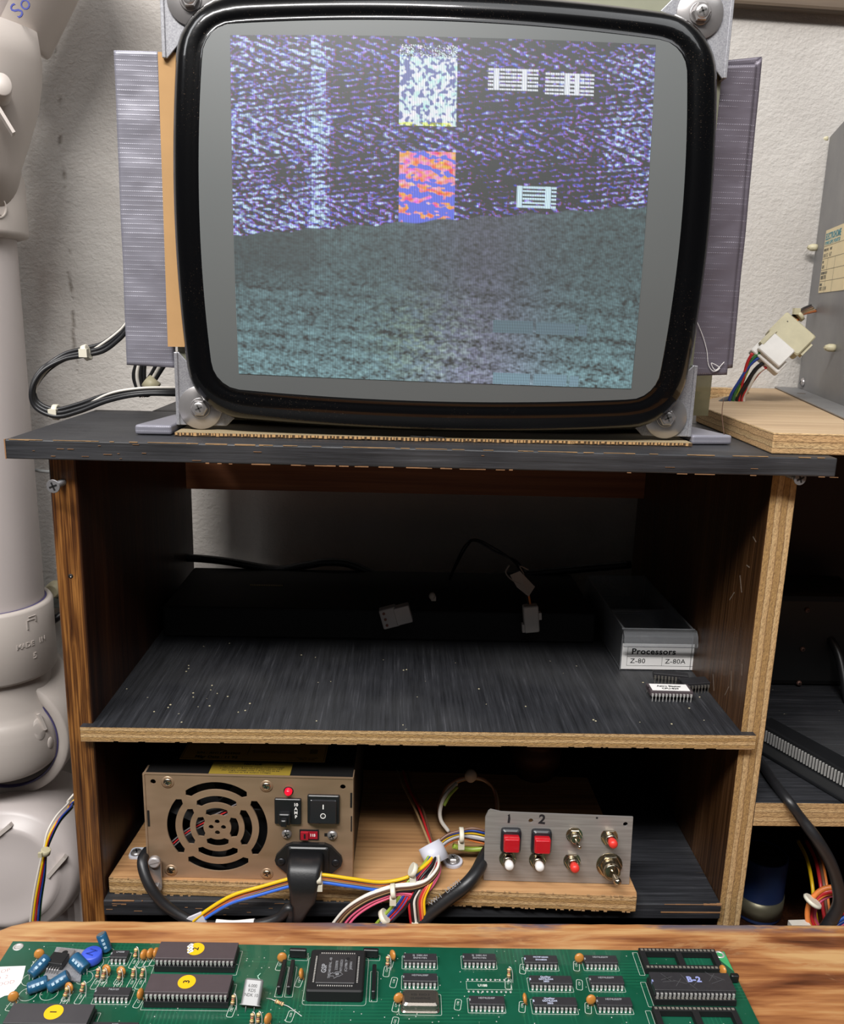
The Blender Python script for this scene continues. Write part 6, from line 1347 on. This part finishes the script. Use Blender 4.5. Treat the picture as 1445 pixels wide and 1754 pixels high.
# regulator with tab
a = L(110, 1681); b = L(88, 1626)
p_ = [L(73, 1680), L(138, 1684), L(146, 1630), L(97, 1625)]
mb = MB(); mb.prism(p_, .0003, .0014); LB(mb, 'heat_sink_plate', [GALV], label='flat metal heat sink plate')
c_ = L(100, 1655); RMx = T(c_[0], c_[1], .0014) @ R(-8, 'Z'); mb = MB(); mb.rbox(-.0052, .0052, -.0046, .0046, .001, .0048, .0005, M=RMx); mb.rbox(-.0050, .0050, .0046, .0115, .0004, .0016, .0005, 1, M=RMx); mb.lathe([(.0018, .0016), (.0018, .0018)], M=RMx @ T(0, .008, 0), n=16, m=2)
for i in range(5): mb.tube([RMx @ Vector(((i - 2) * .0017, -.0046, .002)), RMx @ Vector(((i - 2) * .0017, -.0065, .0018)), RMx @ Vector(((i - 2) * .0017, -.0085, -.0012))], .00035, 6, m=1)
LB(mb, 'voltage_regulator', [BLK, ZINC, BLACKDOT], label='black regulator with metal tab')
# orange ceramic capacitors, resistors
ORC = plain('orange_ceramic', '#ba7c38', .35, 0, .05, 100)
def disc(x, y, ang=0, r=.0030):
    a = L(x, y + 8, 0); mb = MB(); MM = T(a[0], a[1], .0044) @ R(ang, 'Z') @ R(-12, 'X')
    mb.lathe([(.0001, -.0011), (r * .6, -.0011), (r, -.0004), (r, .0004), (r * .6, .0011), (.0001, .0011)], M=MM @ R(90, 'X'), n=24)
    for s_ in (-1, 1): mb.tube([MM @ Vector((s_ * .0009, 0, -r * .8)), Vector((a[0] + s_ * .0014, a[1], .0006)), Vector((a[0] + s_ * .0014, a[1], 0))], .0003, 5, m=0 if s_ > 0 else 1)
    LB(mb, 'ceramic_capacitor', [ORC, LEGM]); return a
discs = [(68, 1636, 20), (247, 1637, 65), (258, 1635, 65), (268, 1634, 75), (183, 1663, -20), (208, 1666, -15), (119, 1694, -25), (24, 1710, 25), (241, 1705, 75), (459, 1748, 60), (483, 1642, 10), (516, 1670, 85), (672, 1638, -60), (682, 1712, 20), (898, 1716, 30), (991, 1643, 5), (1236, 1664, -70), (898, 1713, 85), (1011, 1715, 8), (118, 1665, 60)]
discs = [d for d in discs if d != (898, 1716, 30) and d[0] != 118]
silk = MB()
def pill(x, y, ang=80, ln=.0085):
    a = L(x, y); P = rrect(-ln / 2, ln / 2, -.0020, .0020, .0012, 3); P2 = rrect(-ln / 2 + .0003, ln / 2 - .0003, -.0017, .0017, .0010, 3); k = len(P); M_ = T(a[0], a[1], .00006) @ R(ang, 'Z')
    silk.add([(p[0], p[1], 0) for p in P] + [(p[0], p[1], 0) for p in P2], [(i, (i + 1) % k, k + (i + 1) % k, k + i) for i in range(k)], M=M_)
    silk.text("C%d" % ((x * 7) % 90 + 10), .0018, M_ @ T(.001, 0, 0), 0, .00001)
for x, y, a in discs: disc(x, y, a); pill(x - (4 if a else 2), y + 12, 80)
for x, y in ((497, 1741), (674, 1683), (676, 1752), (784, 1721), (992, 1687), (895, 1660)): pill(x, y)
BEI = plain('beige_resistor', '#cdb487', .5, 0, .04); BANDS = [plain('red_band', '#a03028', .5), plain('brown_band', '#5a3420', .5), plain('gold_band', '#b08a30', .4)]
def resistor(x, y, lean=10, ln=.0062, flat=None):
    a = L(x, y + 8, 0); mb = MB(); r = .00105
    if flat is None: b = Vector((a[0], a[1] + .001, .0018)); d = Vector((math.sin(math.radians(lean)), .35, 1)).normalized(); ln = .0056
    else:
        b = Vector((*L(x - 10, y - 6, .003), .0012)); t = Vector((*L(x + 12, y + 8, .001), .0010)); d = (t - b).normalized(); ln = .006
    mb.lathe([(.0003, 0), (r * 1.15, .0005), (r * 1.15, .0015), (r * .85, .002), (r * .85, ln - .002), (r * 1.15, ln - .0015), (r * 1.15, ln - .0005), (.0003, ln)], b, d, 14)
    for i, f in enumerate((.2, .42, .58, .8)): mb.lathe([(r * (1.18 if f in (.2, .8) else .9), ln * f - .00025), (r * (1.18 if f in (.2, .8) else .9), ln * f + .00025)], b, d, 14, m=1 + (i + x) % 3)
    t = b + d * ln
    if flat is None:
        mb.tube([t, t + d * .0008, t + Vector((.0012, -.0006, .0004)), t + Vector((.0020, -.0018, -.002)), Vector((t.x + .0022, a[1] - .0012, 0))], .00025, 5, m=4); mb.cyl(b, (b.x, b.y, 0), .00025, n=5, m=4)
    else: mb.tube([t, t + d * .004, Vector((*L(x + 36, y + 25), 0))], .00025, 5, m=4); mb.tube([b, b - d * .003, Vector((*L(x - 25, y - 6), 0))], .00025, 5, m=4)
    LB(mb, 'resistor', [BEI, *BANDS, LEGM])
for x, y, l in ((230, 1638, 8), (165, 1673, 8), (175, 1675, 10), (202, 1677, 8), (226, 1673, 6), (241, 1673, 12), (138, 1698, 14), (110, 1706, 14), (397, 1720, 8), (663, 1652, 2), (871, 1673, 2), (430, 1752, 5), (440, 1751, 8)):
    resistor(x, y, l); pill(x - 1, y + 12, 84, .009)
resistor(481, 1716, flat=1)
# silkscreen of the unpopulated position
x0, y = L(799, 1695); x1, yb = L(875, 1682); silk.box(x0, x1, y, y + .0002, 0, .00006).box(x0, x1, yb, yb + .0002, 0, .00006).box(x0, x0 + .0002, y, yb, 0, .00006).box(x1 - .0002, x1, y, yb, 0, .00006)
silk.text("U188", .0026, T((x0 + x1) / 2 - .004, (y + yb) / 2, .0001), 0, .00001, bold=.0001)
LB(silk, 'silkscreen_marks', [SILK])
pads = MB()
for i in range(10):
    for yy in (y - .0015, yb + .0015): pads.lathe([(.0008, 0), (.0006, .0002)], (x0 + .0012 + i * (x1 - x0 - .0024) / 9, yy, 0), n=10)
rnd = random.Random(9)
for i in range(150): pads.lathe([(.00045, 0), (.0003, .00012)], (rnd.uniform(fx0 + .01, fx1 - .04), rnd.uniform(fyb - .065, fyb - .004), 0), n=7)
LB(pads, 'solder_pads', [LEGM])
a = L(1257, 1685); mb = MB(); mb.rbox(a[0] - .0022, a[0] + .0028, a[1], a[1] + .003, .001, .0055, .0008); LB(mb, 'transistor', [BLK])
# torn paper tag on the left edge
mb = MB(); P = [L(-12, 1657), L(44, 1655), L(40, 1672), L(36, 1684), L(24, 1698), L(20, 1704), L(8, 1706), L(-12, 1716)]; mb.prism(P, .0001, .0003, 0)
for i, s in enumerate(("HOOP", "P.O. 2", "IN GOOD")): mb.text(s, .0040, T(P[0][0] + .006 + i * .002, P[0][1] - .004 - i * .005, .0003) @ R(18, 'Z'), 1, .00003)
LB(mb, 'paper_tag', [PAPER, plain('faded_red_print', '#b08a88', .7)], label='torn white paper tag')
mb = MB(); a = L(446, 1668); mb.tube([(a[0], a[1], .0003), (a[0] - .001, a[1] - .003, .0004), (a[0] + .0015, a[1] - .006, .0003)], .0003, 5); LB(mb, 'paint_squiggle', [plain('mint_paint', '#a8d8c0', .6)])
